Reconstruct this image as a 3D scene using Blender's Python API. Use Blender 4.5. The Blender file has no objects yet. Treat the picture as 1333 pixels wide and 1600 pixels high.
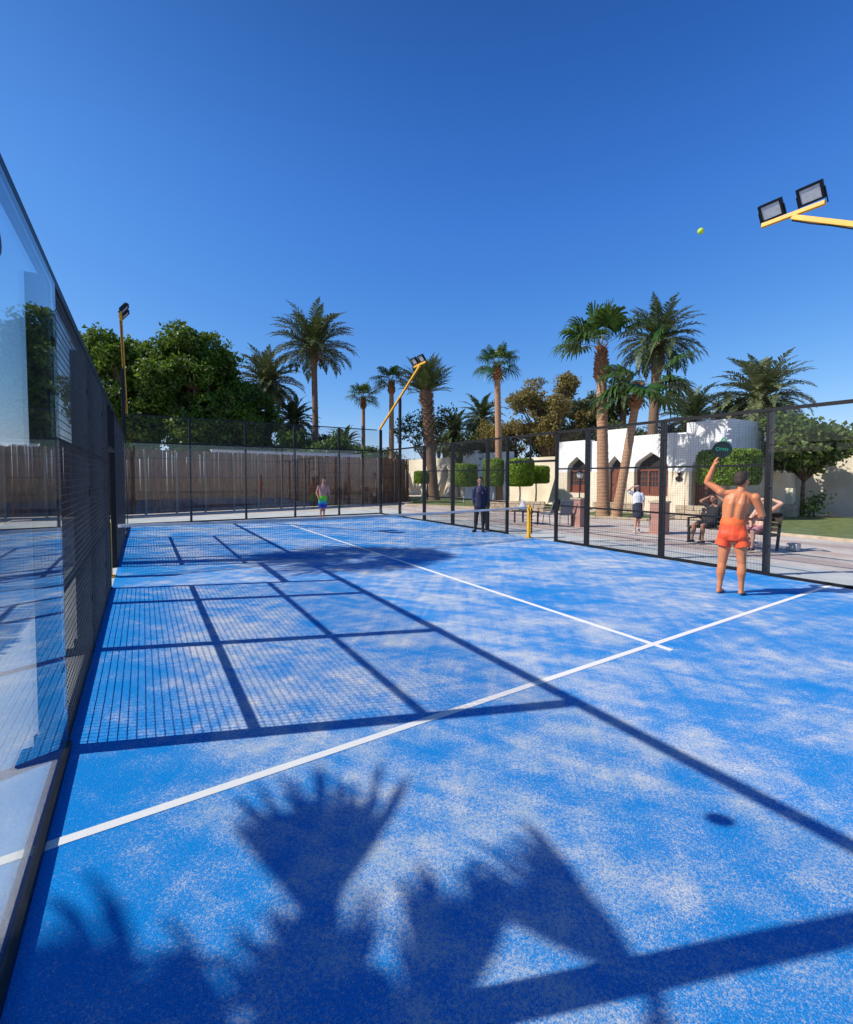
import bpy, bmesh, math, random
import numpy as np
from mathutils import Vector, Matrix, noise as mnoise

# ------------------------------------------------------------------ camera, world, sun, exposure
scene = bpy.context.scene
C = scene.collection
cam_d = bpy.data.cameras.new('camera'); cam = bpy.data.objects.new('camera', cam_d); C.objects.link(cam)
scene.camera = cam
def set_camera(pos, yaw, pitch, roll):
    cy, sy = math.cos(yaw), math.sin(yaw)
    ex = Vector((cy, -sy, 0)); ey = Vector((sy, cy, 0)); ez = Vector((0, 0, 1))
    ez2 = math.sin(pitch)*ey + math.cos(pitch)*ez
    F = math.cos(pitch)*ey - math.sin(pitch)*ez
    c, s = math.cos(roll), math.sin(roll)
    R = c*ex + s*ez2; U = -s*ex + c*ez2
    m = Matrix((R, U, -F)).transposed().to_4x4(); m.translation = Vector(pos)
    cam.matrix_world = m
set_camera((0.4466, 0.2926, 1.7699), 0.56503, 0.040435, 0.0032357)
cam_d.sensor_fit = 'HORIZONTAL'; cam_d.sensor_width = 36.0
cam_d.lens = 710.57/1333*36.0
cam_d.shift_x = (666.5-673.88)/1333; cam_d.shift_y = (774.04-800)/1333
cam_d.clip_start = 0.02; cam_d.clip_end = 3000

SUN = Vector((-3.33, 1.34, 3.0)).normalized()
sun_d = bpy.data.lights.new('sun', 'SUN'); sun = bpy.data.objects.new('sun', sun_d); C.objects.link(sun)
sun_d.energy = 5.0; sun_d.angle = math.radians(0.53); sun_d.color = (1.0, 0.945, 0.87)
sun.rotation_euler = SUN.to_track_quat('Z', 'Y').to_euler(); sun.location = (-20, 8, 25)

w = bpy.data.worlds.new('World'); scene.world = w; w.use_nodes = True
nt = w.node_tree; nt.nodes.clear()
wo = nt.nodes.new('ShaderNodeOutputWorld'); bg = nt.nodes.new('ShaderNodeBackground')
sky = nt.nodes.new('ShaderNodeTexSky'); sky.sky_type = 'NISHITA'; sky.sun_disc = False
sky.sun_elevation = math.asin(SUN.z); sky.sun_rotation = math.atan2(SUN.x, SUN.y)
sky.altitude = 0; sky.air_density = 1.0; sky.dust_density = 0.35; sky.ozone_density = 3.0
# a per-channel response curve gives the clear winter sky its deep saturated blue overhead
sc_ = nt.nodes.new('ShaderNodeSeparateColor'); cc_ = nt.nodes.new('ShaderNodeCombineColor'); nt.links.new(sky.outputs[0], sc_.inputs[0])
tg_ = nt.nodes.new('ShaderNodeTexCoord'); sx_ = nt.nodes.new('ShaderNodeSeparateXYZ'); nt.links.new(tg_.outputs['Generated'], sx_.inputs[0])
ev_ = nt.nodes.new('ShaderNodeMapRange'); ev_.interpolation_type = 'SMOOTHSTEP'; nt.links.new(sx_.outputs[2], ev_.inputs[0])   # sky dimmed towards the zenith: deeper upper blue, less fill in the shadows
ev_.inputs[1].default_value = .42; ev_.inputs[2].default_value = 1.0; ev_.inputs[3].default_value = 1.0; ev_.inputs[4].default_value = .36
for i_, (g_, a_) in enumerate(((1.42, 1.10), (.95, .91), (.52, 1.04))):
    m1 = nt.nodes.new('ShaderNodeMath'); m1.operation = 'MULTIPLY'; m1.inputs[1].default_value = .11; nt.links.new(sc_.outputs[i_], m1.inputs[0])
    m2 = nt.nodes.new('ShaderNodeMath'); m2.operation = 'POWER'; m2.inputs[1].default_value = g_; nt.links.new(m1.outputs[0], m2.inputs[0])
    m3 = nt.nodes.new('ShaderNodeMath'); m3.operation = 'MULTIPLY'; m3.inputs[1].default_value = a_/.11; nt.links.new(m2.outputs[0], m3.inputs[0])
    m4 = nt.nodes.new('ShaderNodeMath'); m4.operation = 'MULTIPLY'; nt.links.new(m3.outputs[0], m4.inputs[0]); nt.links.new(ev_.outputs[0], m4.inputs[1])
    nt.links.new(m4.outputs[0], cc_.inputs[i_])
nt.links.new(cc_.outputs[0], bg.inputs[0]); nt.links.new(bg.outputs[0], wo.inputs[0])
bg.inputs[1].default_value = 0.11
scene.view_settings.view_transform = 'Standard'; scene.view_settings.look = 'None'
scene.view_settings.exposure = 0.14; scene.view_settings.gamma = 1.0
try:
    scene.cycles.transparent_max_bounces = 24; scene.cycles.max_bounces = 8
except Exception: pass

# ------------------------------------------------------------------ materials
def new_mat(name):
    m = bpy.data.materials.new(name); m.use_nodes = True
    n = m.node_tree.nodes; p = n['Principled BSDF']
    return m, m.node_tree, p
def N(t, typ, **kw):
    n = t.nodes.new(typ)
    for k, v in kw.items(): setattr(n, k, v)
    return n
def coords(t, scale=(1, 1, 1), rot=(0, 0, 0), obj=False):
    mp = N(t, 'ShaderNodeMapping')
    if obj:
        tc = N(t, 'ShaderNodeTexCoord'); t.links.new(tc.outputs['Object'], mp.inputs[0])
    else:
        g = N(t, 'ShaderNodeNewGeometry'); t.links.new(g.outputs['Position'], mp.inputs[0])
    mp.inputs['Scale'].default_value = scale; mp.inputs['Rotation'].default_value = rot
    return mp.outputs[0]
def noise(t, co, scale, detail=3, rough=.55):
    n = N(t, 'ShaderNodeTexNoise'); n.inputs['Scale'].default_value = scale
    n.inputs['Detail'].default_value = detail; n.inputs['Roughness'].default_value = rough
    t.links.new(co, n.inputs['Vector']); return n.outputs['Fac']
def ramp(t, fac, stops):
    r = N(t, 'ShaderNodeValToRGB'); e = r.color_ramp.elements
    while len(e) < len(stops): e.new(0.5)
    for el, (p, c) in zip(e, stops):
        el.position = p; el.color = (c[0], c[1], c[2], 1) if hasattr(c, '__len__') else (c, c, c, 1)
    t.links.new(fac, r.inputs[0]); return r.outputs[0]
def mth(t, op, a, b=None, clamp=False):
    m = N(t, 'ShaderNodeMath', operation=op); m.use_clamp = clamp
    for i, v in enumerate((a, b)):
        if v is None: continue
        if isinstance(v, (int, float)): m.inputs[i].default_value = v
        else: t.links.new(v, m.inputs[i])
    return m.outputs[0]
def mix(t, f, a, b):
    m = N(t, 'ShaderNodeMix', data_type='RGBA')
    for s, v in ((0, f), (6, a), (7, b)):
        if isinstance(v, (int, float)): m.inputs[s].default_value = v
        elif isinstance(v, tuple): m.inputs[s].default_value = (*v, 1)
        else: t.links.new(v, m.inputs[s])
    return m.outputs[2]
def bump(t, p, h, strength=.3, dist=.01):
    b = N(t, 'ShaderNodeBump'); b.inputs['Strength'].default_value = strength; b.inputs['Distance'].default_value = dist
    t.links.new(h, b.inputs['Height']); t.links.new(b.outputs[0], p.inputs['Normal'])
MATS = {}
def simple(name, c, c2=None, rough=.6, scale=8, metal=0, bmp=0, bscale=40, stretch=(1, 1, 1), spec=.5, lo=.35, hi=.65):
    if name in MATS: return MATS[name]
    m, t, p = new_mat(name)
    co = coords(t, stretch)
    c2 = c2 or tuple(x*.78 for x in c)
    t.links.new(ramp(t, noise(t, co, scale, 4), [(lo, c2), (hi, c)]), p.inputs['Base Color'])
    p.inputs['Roughness'].default_value = rough; p.inputs['Metallic'].default_value = metal
    p.inputs['Specular IOR Level'].default_value = spec
    if bmp: bump(t, p, noise(t, co, bscale, 3), bmp, .02)
    MATS[name] = m; return m
def leaf_mat(name, c1, c2, c3=None, scale=1.5, trans=.3, rough=.5):
    if name in MATS: return MATS[name]
    m, t, p = new_mat(name)
    co = coords(t)
    f = mth(t, 'ADD', mth(t, 'MULTIPLY', noise(t, co, scale, 2), .6), mth(t, 'MULTIPLY', noise(t, co, scale*14, 1), .4))
    st = [(.36, c1), (.6, c2)] + ([(.72, c3)] if c3 else [])
    col = ramp(t, f, st)
    t.links.new(col, p.inputs['Base Color']); p.inputs['Roughness'].default_value = rough
    p.inputs['Specular IOR Level'].default_value = .35
    tr = N(t, 'ShaderNodeBsdfTranslucent'); t.links.new(mix(t, .35 if 'tape' not in name else 0.0, col, (.25, .3, .03)), tr.inputs[0])
    mx = N(t, 'ShaderNodeMixShader'); mx.inputs[0].default_value = trans
    t.links.new(p.outputs[0], mx.inputs[1]); t.links.new(tr.outputs[0], mx.inputs[2])
    t.links.new(mx.outputs[0], t.nodes['Material Output'].inputs[0])
    MATS[name] = m; return m

def turf_mat():
    m, t, p = new_mat('blue_turf')
    co = coords(t)
    g = N(t, 'ShaderNodeNewGeometry'); sp = N(t, 'ShaderNodeSeparateXYZ'); t.links.new(g.outputs['Position'], sp.inputs[0])
    def st(lx, ly, deg):
        mp = N(t, 'ShaderNodeMapping', vector_type='TEXTURE'); t.links.new(g.outputs['Position'], mp.inputs[0])
        mp.inputs['Rotation'].default_value = (0, 0, math.radians(deg)); mp.inputs['Scale'].default_value = (lx, ly, 1); return mp.outputs[0]
    def nd(co_, sc, det, rg, dist):
        n = N(t, 'ShaderNodeTexNoise'); n.inputs['Scale'].default_value = sc; n.inputs['Detail'].default_value = det
        n.inputs['Roughness'].default_value = rg; n.inputs['Distortion'].default_value = dist; t.links.new(co_, n.inputs['Vector']); return n.outputs['Fac']
    big = nd(st(1.5, 1, -50), .75, 4, .6, .5)
    s_a = nd(st(4.2, .7, -58), 3.2, 5, .62, .5); s_b = nd(st(4.2, .7, 52), 3.6, 5, .62, .6); s_c = nd(st(3.6, .7, -12), 3.4, 4, .6, .7)
    med = noise(t, co, 7, 4, .6)
    f = mth(t, 'ADD', mth(t, 'MULTIPLY', big, .34), mth(t, 'MULTIPLY', s_a, .24))
    f = mth(t, 'ADD', f, mth(t, 'MULTIPLY', s_b, .17)); f = mth(t, 'ADD', f, mth(t, 'MULTIPLY', s_c, .17))
    f = mth(t, 'ADD', f, mth(t, 'MULTIPLY', med, .08))
    # sand drifts towards the far end and by the gate openings
    dr = N(t, 'ShaderNodeMapRange'); dr.inputs[1].default_value = 18.4; dr.inputs[2].default_value = 19.8
    dr.inputs[3].default_value = 0; dr.inputs[4].default_value = .2; t.links.new(sp.outputs[1], dr.inputs[0])
    f = mth(t, 'ADD', f, dr.outputs[0])
    far = N(t, 'ShaderNodeMapRange'); far.inputs[1].default_value = 0; far.inputs[2].default_value = .9
    far.inputs[3].default_value = -.085; far.inputs[4].default_value = 0; t.links.new(sp.outputs[0], far.inputs[0])
    f = mth(t, 'ADD', f, far.outputs[0])
    dens = ramp(t, f, [(.39, 0.02), (.46, .21), (.53, .49), (.625, .87)])
    dens = mth(t, 'MULTIPLY', dens, 1.0)
    # fibres: fine two-scale speckle; sand shows where speckle < density
    s1 = noise(t, co, 150, 2, .75); s2 = noise(t, coords(t, (1, 1, 1), (0, 0, .7)), 60, 2, .6)
    s = mth(t, 'ADD', mth(t, 'MULTIPLY', s1, .6), mth(t, 'MULTIPLY', s2, .4))
    s = mth(t, 'MULTIPLY', mth(t, 'SUBTRACT', s, .32), 2.75, True)
    d = mth(t, 'SUBTRACT', dens, s)
    k = mth(t, 'ADD', mth(t, 'MULTIPLY', d, 1.7), .47, True)
    k = mth(t, 'ADD', mth(t, 'MULTIPLY', k, .88), mth(t, 'MULTIPLY', dens, .12), True)
    blue = ramp(t, noise(t, co, 160, 2), [(.3, (.001, .12, .40)), (.7, (.003, .32, .80))])
    sand = ramp(t, noise(t, co, 5, 3), [(.3, (.42, .50, .56)), (.7, (.74, .69, .62))])
    t.links.new(mix(t, k, blue, sand), p.inputs['Base Color'])
    p.inputs['Roughness'].default_value = .8; p.inputs['Specular IOR Level'].default_value = .08
    bump(t, p, s1, .55, .006)
    return m
def line_mat():
    m, t, p = new_mat('white_court_line')
    co = coords(t)
    f = noise(t, co, 130, 2); big = noise(t, co, 3, 3)
    k = mth(t, 'MULTIPLY', mth(t, 'SUBTRACT', mth(t, 'ADD', f, mth(t, 'MULTIPLY', big, .3)), .78), 5, True)
    t.links.new(mix(t, k, (.80, .77, .72), (.45, .55, .75)), p.inputs['Base Color'])
    p.inputs['Roughness'].default_value = .8; bump(t, p, noise(t, co, 200, 2), .4, .005)
    return m
def glass_mat(name='clear_glass', tint=(.965, .985, .982), dust=.16, base=.045):
    m, t, p = new_mat(name); t.nodes.remove(p)
    tr = N(t, 'ShaderNodeBsdfTransparent'); tr.inputs[0].default_value = (*tint, 1)
    gl = N(t, 'ShaderNodeBsdfGlossy'); gl.inputs['Roughness'].default_value = .01; gl.inputs[0].default_value = (.93, .96, .97, 1)
    g = N(t, 'ShaderNodeNewGeometry'); dt = N(t, 'ShaderNodeVectorMath', operation='DOT_PRODUCT')
    t.links.new(g.outputs['Incoming'], dt.inputs[0]); t.links.new(g.outputs['Normal'], dt.inputs[1])
    cs = mth(t, 'ABSOLUTE', dt.outputs['Value']); f = mth(t, 'POWER', mth(t, 'SUBTRACT', 1.0, cs, True), 5.0)
    f = mth(t, 'ADD', mth(t, 'MULTIPLY', f, .90), base, True)
    mx = N(t, 'ShaderNodeMixShader'); t.links.new(f, mx.inputs[0]); t.links.new(tr.outputs[0], mx.inputs[1]); t.links.new(gl.outputs[0], mx.inputs[2])
    # a thin film of dust: weak diffuse, in streaks
    df = N(t, 'ShaderNodeBsdfDiffuse'); df.inputs[0].default_value = (.6, .62, .62, 1)
    co = coords(t, (3, 3, .7))
    dz = mth(t, 'MULTIPLY', mth(t, 'SUBTRACT', noise(t, co, 3, 5, .7), .46), dust, True)
    mx2 = N(t, 'ShaderNodeMixShader'); t.links.new(dz, mx2.inputs[0]); t.links.new(mx.outputs[0], mx2.inputs[1]); t.links.new(df.outputs[0], mx2.inputs[2])
    t.links.new(mx2.outputs[0], t.nodes['Material Output'].inputs[0])
    return m
def reed_mat():
    m, t, p = new_mat('reed_screen')
    co = coords(t, (1, 1, .04))
    a = noise(t, co, 55, 3, .7); b = noise(t, coords(t, (1, 1, .12)), 7, 4, .7)
    f = mth(t, 'ADD', mth(t, 'MULTIPLY', a, .62), mth(t, 'MULTIPLY', b, .38))
    t.links.new(ramp(t, f, [(.36, (.06, .022, .010)), (.5, (.20, .085, .038)), (.64, (.36, .19, .09))]), p.inputs['Base Color'])
    p.inputs['Roughness'].default_value = .8
    bump(t, p, a, .8, .02)
    return m
def wall_mat():
    m, t, p = new_mat('white_over_cream_render')
    g = N(t, 'ShaderNodeNewGeometry'); sp = N(t, 'ShaderNodeSeparateXYZ'); t.links.new(g.outputs['Position'], sp.inputs[0])
    co = coords(t)
    k = mth(t, 'MULTIPLY', mth(t, 'SUBTRACT', sp.outputs[2], 2.08), 40, True)
    w_ = ramp(t, noise(t, co, .9, 5, .65), [(.3, (.72, .72, .72)), (.6, (.84, .835, .82))])
    c_ = ramp(t, noise(t, co, 1.2, 5, .65), [(.3, (.60, .50, .36)), (.65, (.76, .68, .53))])
    t.links.new(mix(t, k, c_, w_), p.inputs['Base Color']); p.inputs['Roughness'].default_value = .9
    bump(t, p, noise(t, co, 25, 4), .25, .02)
    return m
def paver_mat():
    m, t, p = new_mat('banded_pavers')
    co = coords(t)
    g = N(t, 'ShaderNodeNewGeometry'); sp = N(t, 'ShaderNodeSeparateXYZ'); t.links.new(g.outputs['Position'], sp.inputs[0])
    br = N(t, 'ShaderNodeTexBrick'); br.inputs['Scale'].default_value = 4.0
    t.links.new(coords(t, (1, 1, 1), (0, 0, math.pi/2)), br.inputs[0])
    br.inputs['Color1'].default_value = (.62, .55, .48, 1); br.inputs['Color2'].default_value = (.55, .475, .41, 1)
    br.inputs['Mortar'].default_value = (.36, .31, .27, 1); br.inputs['Mortar Size'].default_value = .012
    # courses of pinkish pavers running along the court
    wv = mth(t, 'FRACT', mth(t, 'MULTIPLY', sp.outputs[0], .62))
    k = mth(t, 'MULTIPLY', mth(t, 'SUBTRACT', wv, .62), 30, True)
    pink = mix(t, .45, br.outputs[0], (.40, .24, .20))
    c = mix(t, k, br.outputs[0], pink)
    dirt = ramp(t, noise(t, co, .6, 5, .65), [(.35, .78), (.65, 1.12)])
    mm = N(t, 'ShaderNodeMix', data_type='RGBA', blend_type='MULTIPLY'); mm.inputs[0].default_value = 1
    t.links.new(c, mm.inputs[6]); t.links.new(dirt, mm.inputs[7])
    t.links.new(mm.outputs[2], p.inputs['Base Color']); p.inputs['Roughness'].default_value = .85
    bump(t, p, noise(t, co, 40, 3), .2, .01)
    return m
def trunk_mat(name, c1, c2, ring=9, c3=None):
    m, t, p = new_mat(name)
    co = coords(t)
    wv = N(t, 'ShaderNodeTexWave', bands_direction='Z'); wv.inputs['Scale'].default_value = ring*.16
    wv.inputs['Distortion'].default_value = 3.5; wv.inputs['Detail'].default_value = 3; wv.inputs['Detail Scale'].default_value = 2.5
    t.links.new(co, wv.inputs[0])
    f = mth(t, 'ADD', mth(t, 'MULTIPLY', wv.outputs[1], .27), mth(t, 'MULTIPLY', noise(t, coords(t, (1, 1, 1.8)), 7, 5, .75), .73))
    t.links.new(ramp(t, f, [(.25, c1), (.7, c2)]), p.inputs['Base Color'])
    p.inputs['Roughness'].default_value = .9; bump(t, p, f, .55, .035)
    return m
def sand_mat(name, a, b, s=.5):
    return simple(name, a, b, rough=.95, scale=s, bmp=.3, bscale=30)

M_turf = turf_mat(); M_line = line_mat(); M_glass = glass_mat(dust=.09); M_glass_back = glass_mat('end_wall_glass', (.975, .985, .98), .035, .04); M_glass_clean = glass_mat('clean_glass', (.985, .99, .99), .01, .015); M_reed = reed_mat(); M_wall = wall_mat(); M_paver = paver_mat()
M_black = simple('black_powder_coat', (.010, .010, .012), (.006, .006, .007), rough=.45, scale=6, spec=.3)
M_wire = simple('dark_wire', (.10, .10, .105), (.07, .07, .075), rough=.4, metal=.55)
M_yellow = simple('yellow_paint', (.78, .41, .02), (.66, .33, .018), rough=.4, scale=4)
M_net = simple('net_cord', (.012, .012, .014), rough=.8)
M_tape = leaf_mat('white_net_tape', (.66, .68, .72), (.80, .80, .80), None, 2.0, .45, .7)
M_sand = sand_mat('pale_sand', (.62, .54, .45), (.46, .39, .31), .7)
M_conc = sand_mat('pale_concrete', (.56, .57, .54), (.44, .46, .44), 1.2)
M_grass = simple('lawn_green', (.17, .21, .06), (.085, .12, .03), rough=.95, scale=3, bmp=.9, bscale=60)
M_stone = simple('sandstone', (.56, .45, .31), (.40, .31, .21), rough=.9, scale=5, bmp=.5, bscale=14)
M_brick = None
M_wood = simple('red_brown_wood', (.22, .065, .035), (.12, .032, .018), rough=.5, scale=4, stretch=(6, 6, 1))
M_wood_d = simple('dark_wood', (.07, .04, .025), (.035, .02, .014), rough=.55, scale=6, stretch=(1, 1, 6))
M_dark = simple('dark_interior', (.018, .012, .010), rough=.8)
M_lens = simple('lamp_glass', (.50, .52, .54), (.42, .44, .46), rough=.15, scale=12)
M_pane = simple('window_pane', (.05, .055, .06), rough=.08, spec=1)
M_trunk_fan = trunk_mat('fan_palm_trunk', (.29, .155, .085), (.45, .26, .145), 13)
M_trunk_boot = trunk_mat('palm_boots', (.11, .045, .02), (.37, .17, .075), 26)
M_trunk_date = trunk_mat('date_palm_trunk', (.07, .042, .026), (.25, .15, .09), 20)
M_trunk = trunk_mat('tree_bark', (.07, .05, .035), (.20, .14, .09), 6)
M_trunk_w = trunk_mat('limewashed_bark', (.45, .42, .37), (.68, .65, .58), 6)
M_date = leaf_mat('date_frond', (.035, .06, .028), (.10, .14, .055), (.22, .24, .10), 1.2, .12, .45)
M_datel = leaf_mat('pale_date_frond', (.06, .085, .04), (.18, .21, .10), (.34, .34, .19), 1.2, .12, .45)
M_fan = leaf_mat('fan_frond', (.012, .045, .012), (.045, .12, .02), (.14, .24, .05), 2.0, .25, .4)
M_fandry = leaf_mat('dry_frond', (.16, .10, .035), (.34, .24, .10), (.5, .42, .22), 2.0, .2, .6)
M_petiole = simple('petiole', (.20, .21, .07), (.12, .13, .04), rough=.5)
M_tree = leaf_mat('dense_leaf', (.028, .075, .012), (.10, .20, .022), (.28, .36, .035), .9, .4)
M_brown = leaf_mat('brown_tree_leaf', (.18, .14, .05), (.34, .25, .09), (.46, .33, .12), 1.4, .5)
M_olive = leaf_mat('olive_tree_leaf', (.03, .045, .014), (.085, .11, .03), (.18, .18, .05), 1.4, .25)
M_fruit = leaf_mat('broad_yellow_green_leaf', (.03, .07, .015), (.12, .18, .03), (.42, .36, .07), 3.0, .3)
M_hedge = leaf_mat('hedge_leaf', (.09, .17, .012), (.22, .34, .025), (.38, .48, .04), 3.0, .3)
M_bush = leaf_mat('bush_leaf', (.03, .07, .012), (.09, .17, .03), (.16, .25, .04), 2.0, .3)
M_white = simple('white_plaster', (.82, .82, .80), (.70, .70, .69), rough=.9, scale=1, bmp=.2)
M_cream = simple('cream_plaster', (.72, .64, .49), (.58, .50, .36), rough=.9, scale=.8, bmp=.3)
def brick_mat():
    m, t, p = new_mat('pink_brick')
    b = N(t, 'ShaderNodeTexBrick'); b.inputs['Scale'].default_value = 9
    b.inputs['Color1'].default_value = (.42, .20, .16, 1); b.inputs['Color2'].default_value = (.33, .15, .12, 1); b.inputs['Mortar'].default_value = (.42, .33, .28, 1)
    t.links.new(coords(t, (1, 1, 1), (math.pi/2, 0, .8)), b.inputs[0]); t.links.new(b.outputs[0], p.inputs['Base Color']); p.inputs['Roughness'].default_value = .9
    return m
M_brick = brick_mat()

# ------------------------------------------------------------------ mesh helpers
class MB:
    def __init__(s): s.v = []; s.f = []
    def add(s, vs, fs):
        b = len(s.v); s.v.extend([tuple(map(float, x)) for x in vs]); s.f.extend([tuple(b+i for i in f) for f in fs]); return s
    def box(s, c, sz, R=None, bev=0):
        c = Vector(c); h = Vector(sz)/2
        if bev <= 0:
            vs = [Vector((x*h.x, y*h.y, z*h.z)) for x in (-1, 1) for y in (-1, 1) for z in (-1, 1)]
            fs = [(0, 1, 3, 2), (4, 6, 7, 5), (0, 4, 5, 1), (2, 3, 7, 6), (0, 2, 6, 4), (1, 5, 7, 3)]
        else:
            bm = bmesh.new(); bmesh.ops.create_cube(bm, size=1)
            for v in bm.verts: v.co = Vector((v.co.x*sz[0], v.co.y*sz[1], v.co.z*sz[2]))
            bmesh.ops.bevel(bm, geom=bm.edges[:], offset=bev, segments=2, affect='EDGES', profile=.6)
            bm.verts.index_update(); vs = [v.co.copy() for v in bm.verts]; fs = [tuple(v.index for v in f.verts) for f in bm.faces]; bm.free()
        if R is not None: vs = [R @ v for v in vs]
        return s.add([c+v for v in vs], fs)
    def box2(s, a, b):
        a, b = Vector(a), Vector(b); return s.box((a+b)/2, b-a)
    def bar(s, a, b, wd, hd=None, up=(0, 0, 1), bev=0):
        a, b = Vector(a), Vector(b); hd = hd or wd; d = b-a; L = d.length; d.normalize(); u = Vector(up)
        if abs(d.dot(u)) > .99: u = Vector((1, 0, 0))
        x = d.cross(u).normalized(); z = x.cross(d).normalized()
        R = Matrix((x, d, z)).transposed()
        return s.box((a+b)/2, (wd, L, hd), R, bev)
    def tube(s, pts, rads, n=10, wdir=None, cap=True):
        pts = [Vector(p) for p in pts]; k = len(pts)
        rads = [r if isinstance(r, (tuple, list)) else (r, r) for r in rads]
        if cap:   # rounded ends
            P, R = [], []
            for end in (0, 1):
                i = 0 if end == 0 else k-1; j = 1 if end == 0 else k-2
                d = (pts[i]-pts[j]).normalized(); r = rads[i]; e = []
                for a in (.45, .8, .97):
                    q = math.sqrt(1-a*a); e.append((pts[i]+d*min(r)*a, (r[0]*q, r[1]*q)))
                if end == 0: pre = e[::-1]
                else: post = e
            pts = [p for p, _ in pre]+pts+[p for p, _ in post]; rads = [r for _, r in pre]+rads+[r for _, r in post]; k = len(pts)
        wd = Vector(wdir) if wdir is not None else None
        vs, fs = [], []; prev = None
        for i in range(k):
            t = (pts[min(i+1, k-1)]-pts[max(i-1, 0)]).normalized()
            if wd is not None: x = (wd-t*wd.dot(t))
            elif prev is not None: x = prev-t*prev.dot(t)
            else: x = (Vector((1, 0, 0)) if abs(t.x) < .8 else Vector((0, 1, 0))); x = x-t*x.dot(t)
            x.normalize(); prev = x; y = t.cross(x)
            for j in range(n):
                a = 2*math.pi*j/n; vs.append(pts[i]+x*math.cos(a)*rads[i][0]+y*math.sin(a)*rads[i][1])
        for i in range(k-1):
            for j in range(n):
                a = i*n+j; b = i*n+(j+1) % n; fs.append((a, b, b+n, a+n))
        fs.append(tuple(range(n))[::-1]); fs.append(tuple((k-1)*n+j for j in range(n)))
        return s.add(vs, fs)
    def ell(s, c, r, R=None, n=14, m=9):
        c = Vector(c); vs = []; fs = []
        for i in range(1, m):
            th = math.pi*i/m
            for j in range(n):
                a = 2*math.pi*j/n; v = Vector((math.sin(th)*math.cos(a)*r[0], math.sin(th)*math.sin(a)*r[1], math.cos(th)*r[2]))
                vs.append(c+(R @ v if R is not None else v))
        for i in range(m-2):
            for j in range(n):
                a = i*n+j; b = i*n+(j+1) % n; fs.append((a, a+n, b+n, b))
        t = Vector((0, 0, r[2])); tt = R @ t if R is not None else t
        vs += [c+tt, c-tt]; q = len(vs)
        for j in range(n):
            fs.append((q-2, j, (j+1) % n)); fs.append((q-1, (m-2)*n+(j+1) % n, (m-2)*n+j))
        return s.add(vs, fs)
    def disc(s, c, r, normal, thick, n=28, rx=None, up=(0, 0, 1)):
        c = Vector(c); nn = Vector(normal).normalized(); u = Vector(up); u = (u-nn*u.dot(nn)).normalized(); x = u.cross(nn)
        rx = rx or r; vs = []; fs = []
        for sgn in (-1, 1):
            for j in range(n):
                a = 2*math.pi*j/n; vs.append(c+x*math.cos(a)*rx+u*math.sin(a)*r+nn*sgn*thick/2)
        for j in range(n): k2 = (j+1) % n; fs.append((j, k2, k2+n, j+n))
        fs.append(tuple(range(n))[::-1]); fs.append(tuple(range(n, 2*n)))
        return s.add(vs, fs)
    def build(s, name, mat, parent=None, smooth=False):
        me = bpy.data.meshes.new(name); me.from_pydata(s.v, [], s.f); me.update()
        return link(name, me, mat, parent, smooth)
def link(name, me, mat, parent=None, smooth=False):
    if mat: me.materials.clear(); me.materials.append(mat)
    if smooth: me.polygons.foreach_set('use_smooth', [True]*len(me.polygons))
    o = bpy.data.objects.new(name, me); C.objects.link(o)
    if parent is not None:
        o.parent = parent; o.matrix_parent_inverse = Matrix.Translation(-wloc(parent))
    return o
def wloc(o):
    l = Vector(o.location) if o.type == 'EMPTY' else Vector((0, 0, 0)); return l
def thing(name, label, cat, loc=(0, 0, 0), group=None):
    o = bpy.data.objects.new(name, None); C.objects.link(o); o.location = loc; o.empty_display_size = .2
    o['label'] = label; o['category'] = cat
    if group: o['group'] = group
    return o
def tag(o, label, cat, group=None, kind=None):
    if label: o['label'] = label
    if cat: o['category'] = cat
    if group: o['group'] = group
    if kind: o['kind'] = kind
    return o
def struct(name, mb, mat, label=None):
    o = mb.build(name, mat); o['kind'] = 'structure'
    if label: o['label'] = label
    return o
def copy_tree(o, parent=None):
    c = o.copy(); C.objects.link(c)
    if parent is not None: c.parent = parent
    for ch in [x for x in scene.objects if x.parent == o]: copy_tree(ch, c)
    return c
def sheet(x0, y0, x1, y1, z):
    return MB().add([(x0, y0, z), (x1, y0, z), (x1, y1, z), (x0, y1, z)], [(0, 1, 2, 3)])
def poly(pts, z0, z1):
    n = len(pts); vs = [(x, y, z0) for x, y in pts]+[(x, y, z1) for x, y in pts]
    fs = [tuple(range(n, 2*n)), tuple(range(n))[::-1]]+[(i, (i+1) % n, (i+1) % n+n, i+n) for i in range(n)]
    return MB().add(vs, fs)

# ------------------------------------------------------------------ ground
struct('ground', sheet(-400, -400, 500, 600, -.03), M_sand)
struct('pavement', sheet(11.6, -30, 17.15, 24.6, -.018), M_paver)
struct('concrete_apron', MB().box2((-1.6, -3, -.2), (11.6, 23.0, -.006)), M_conc)
struct('court_floor', MB().box2((0.0, -.0, -.15), (10.0, 20.0, 0.0)), M_turf)
lm = MB()
lm.box2((.02, 3.02, -.01), (9.98, 3.08, .004)); lm.box2((.02, 16.92, -.01), (9.98, 16.98, .004))
lm.box2((4.97, 2.85, -.01), (5.03, 3.0195, .0042)); lm.box2((4.97, 3.0805, -.01), (5.03, 16.9195, .0042)); lm.box2((4.97, 16.9805, -.01), (5.03, 17.15, .0042))
struct('court_lines', lm, M_line)

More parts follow.
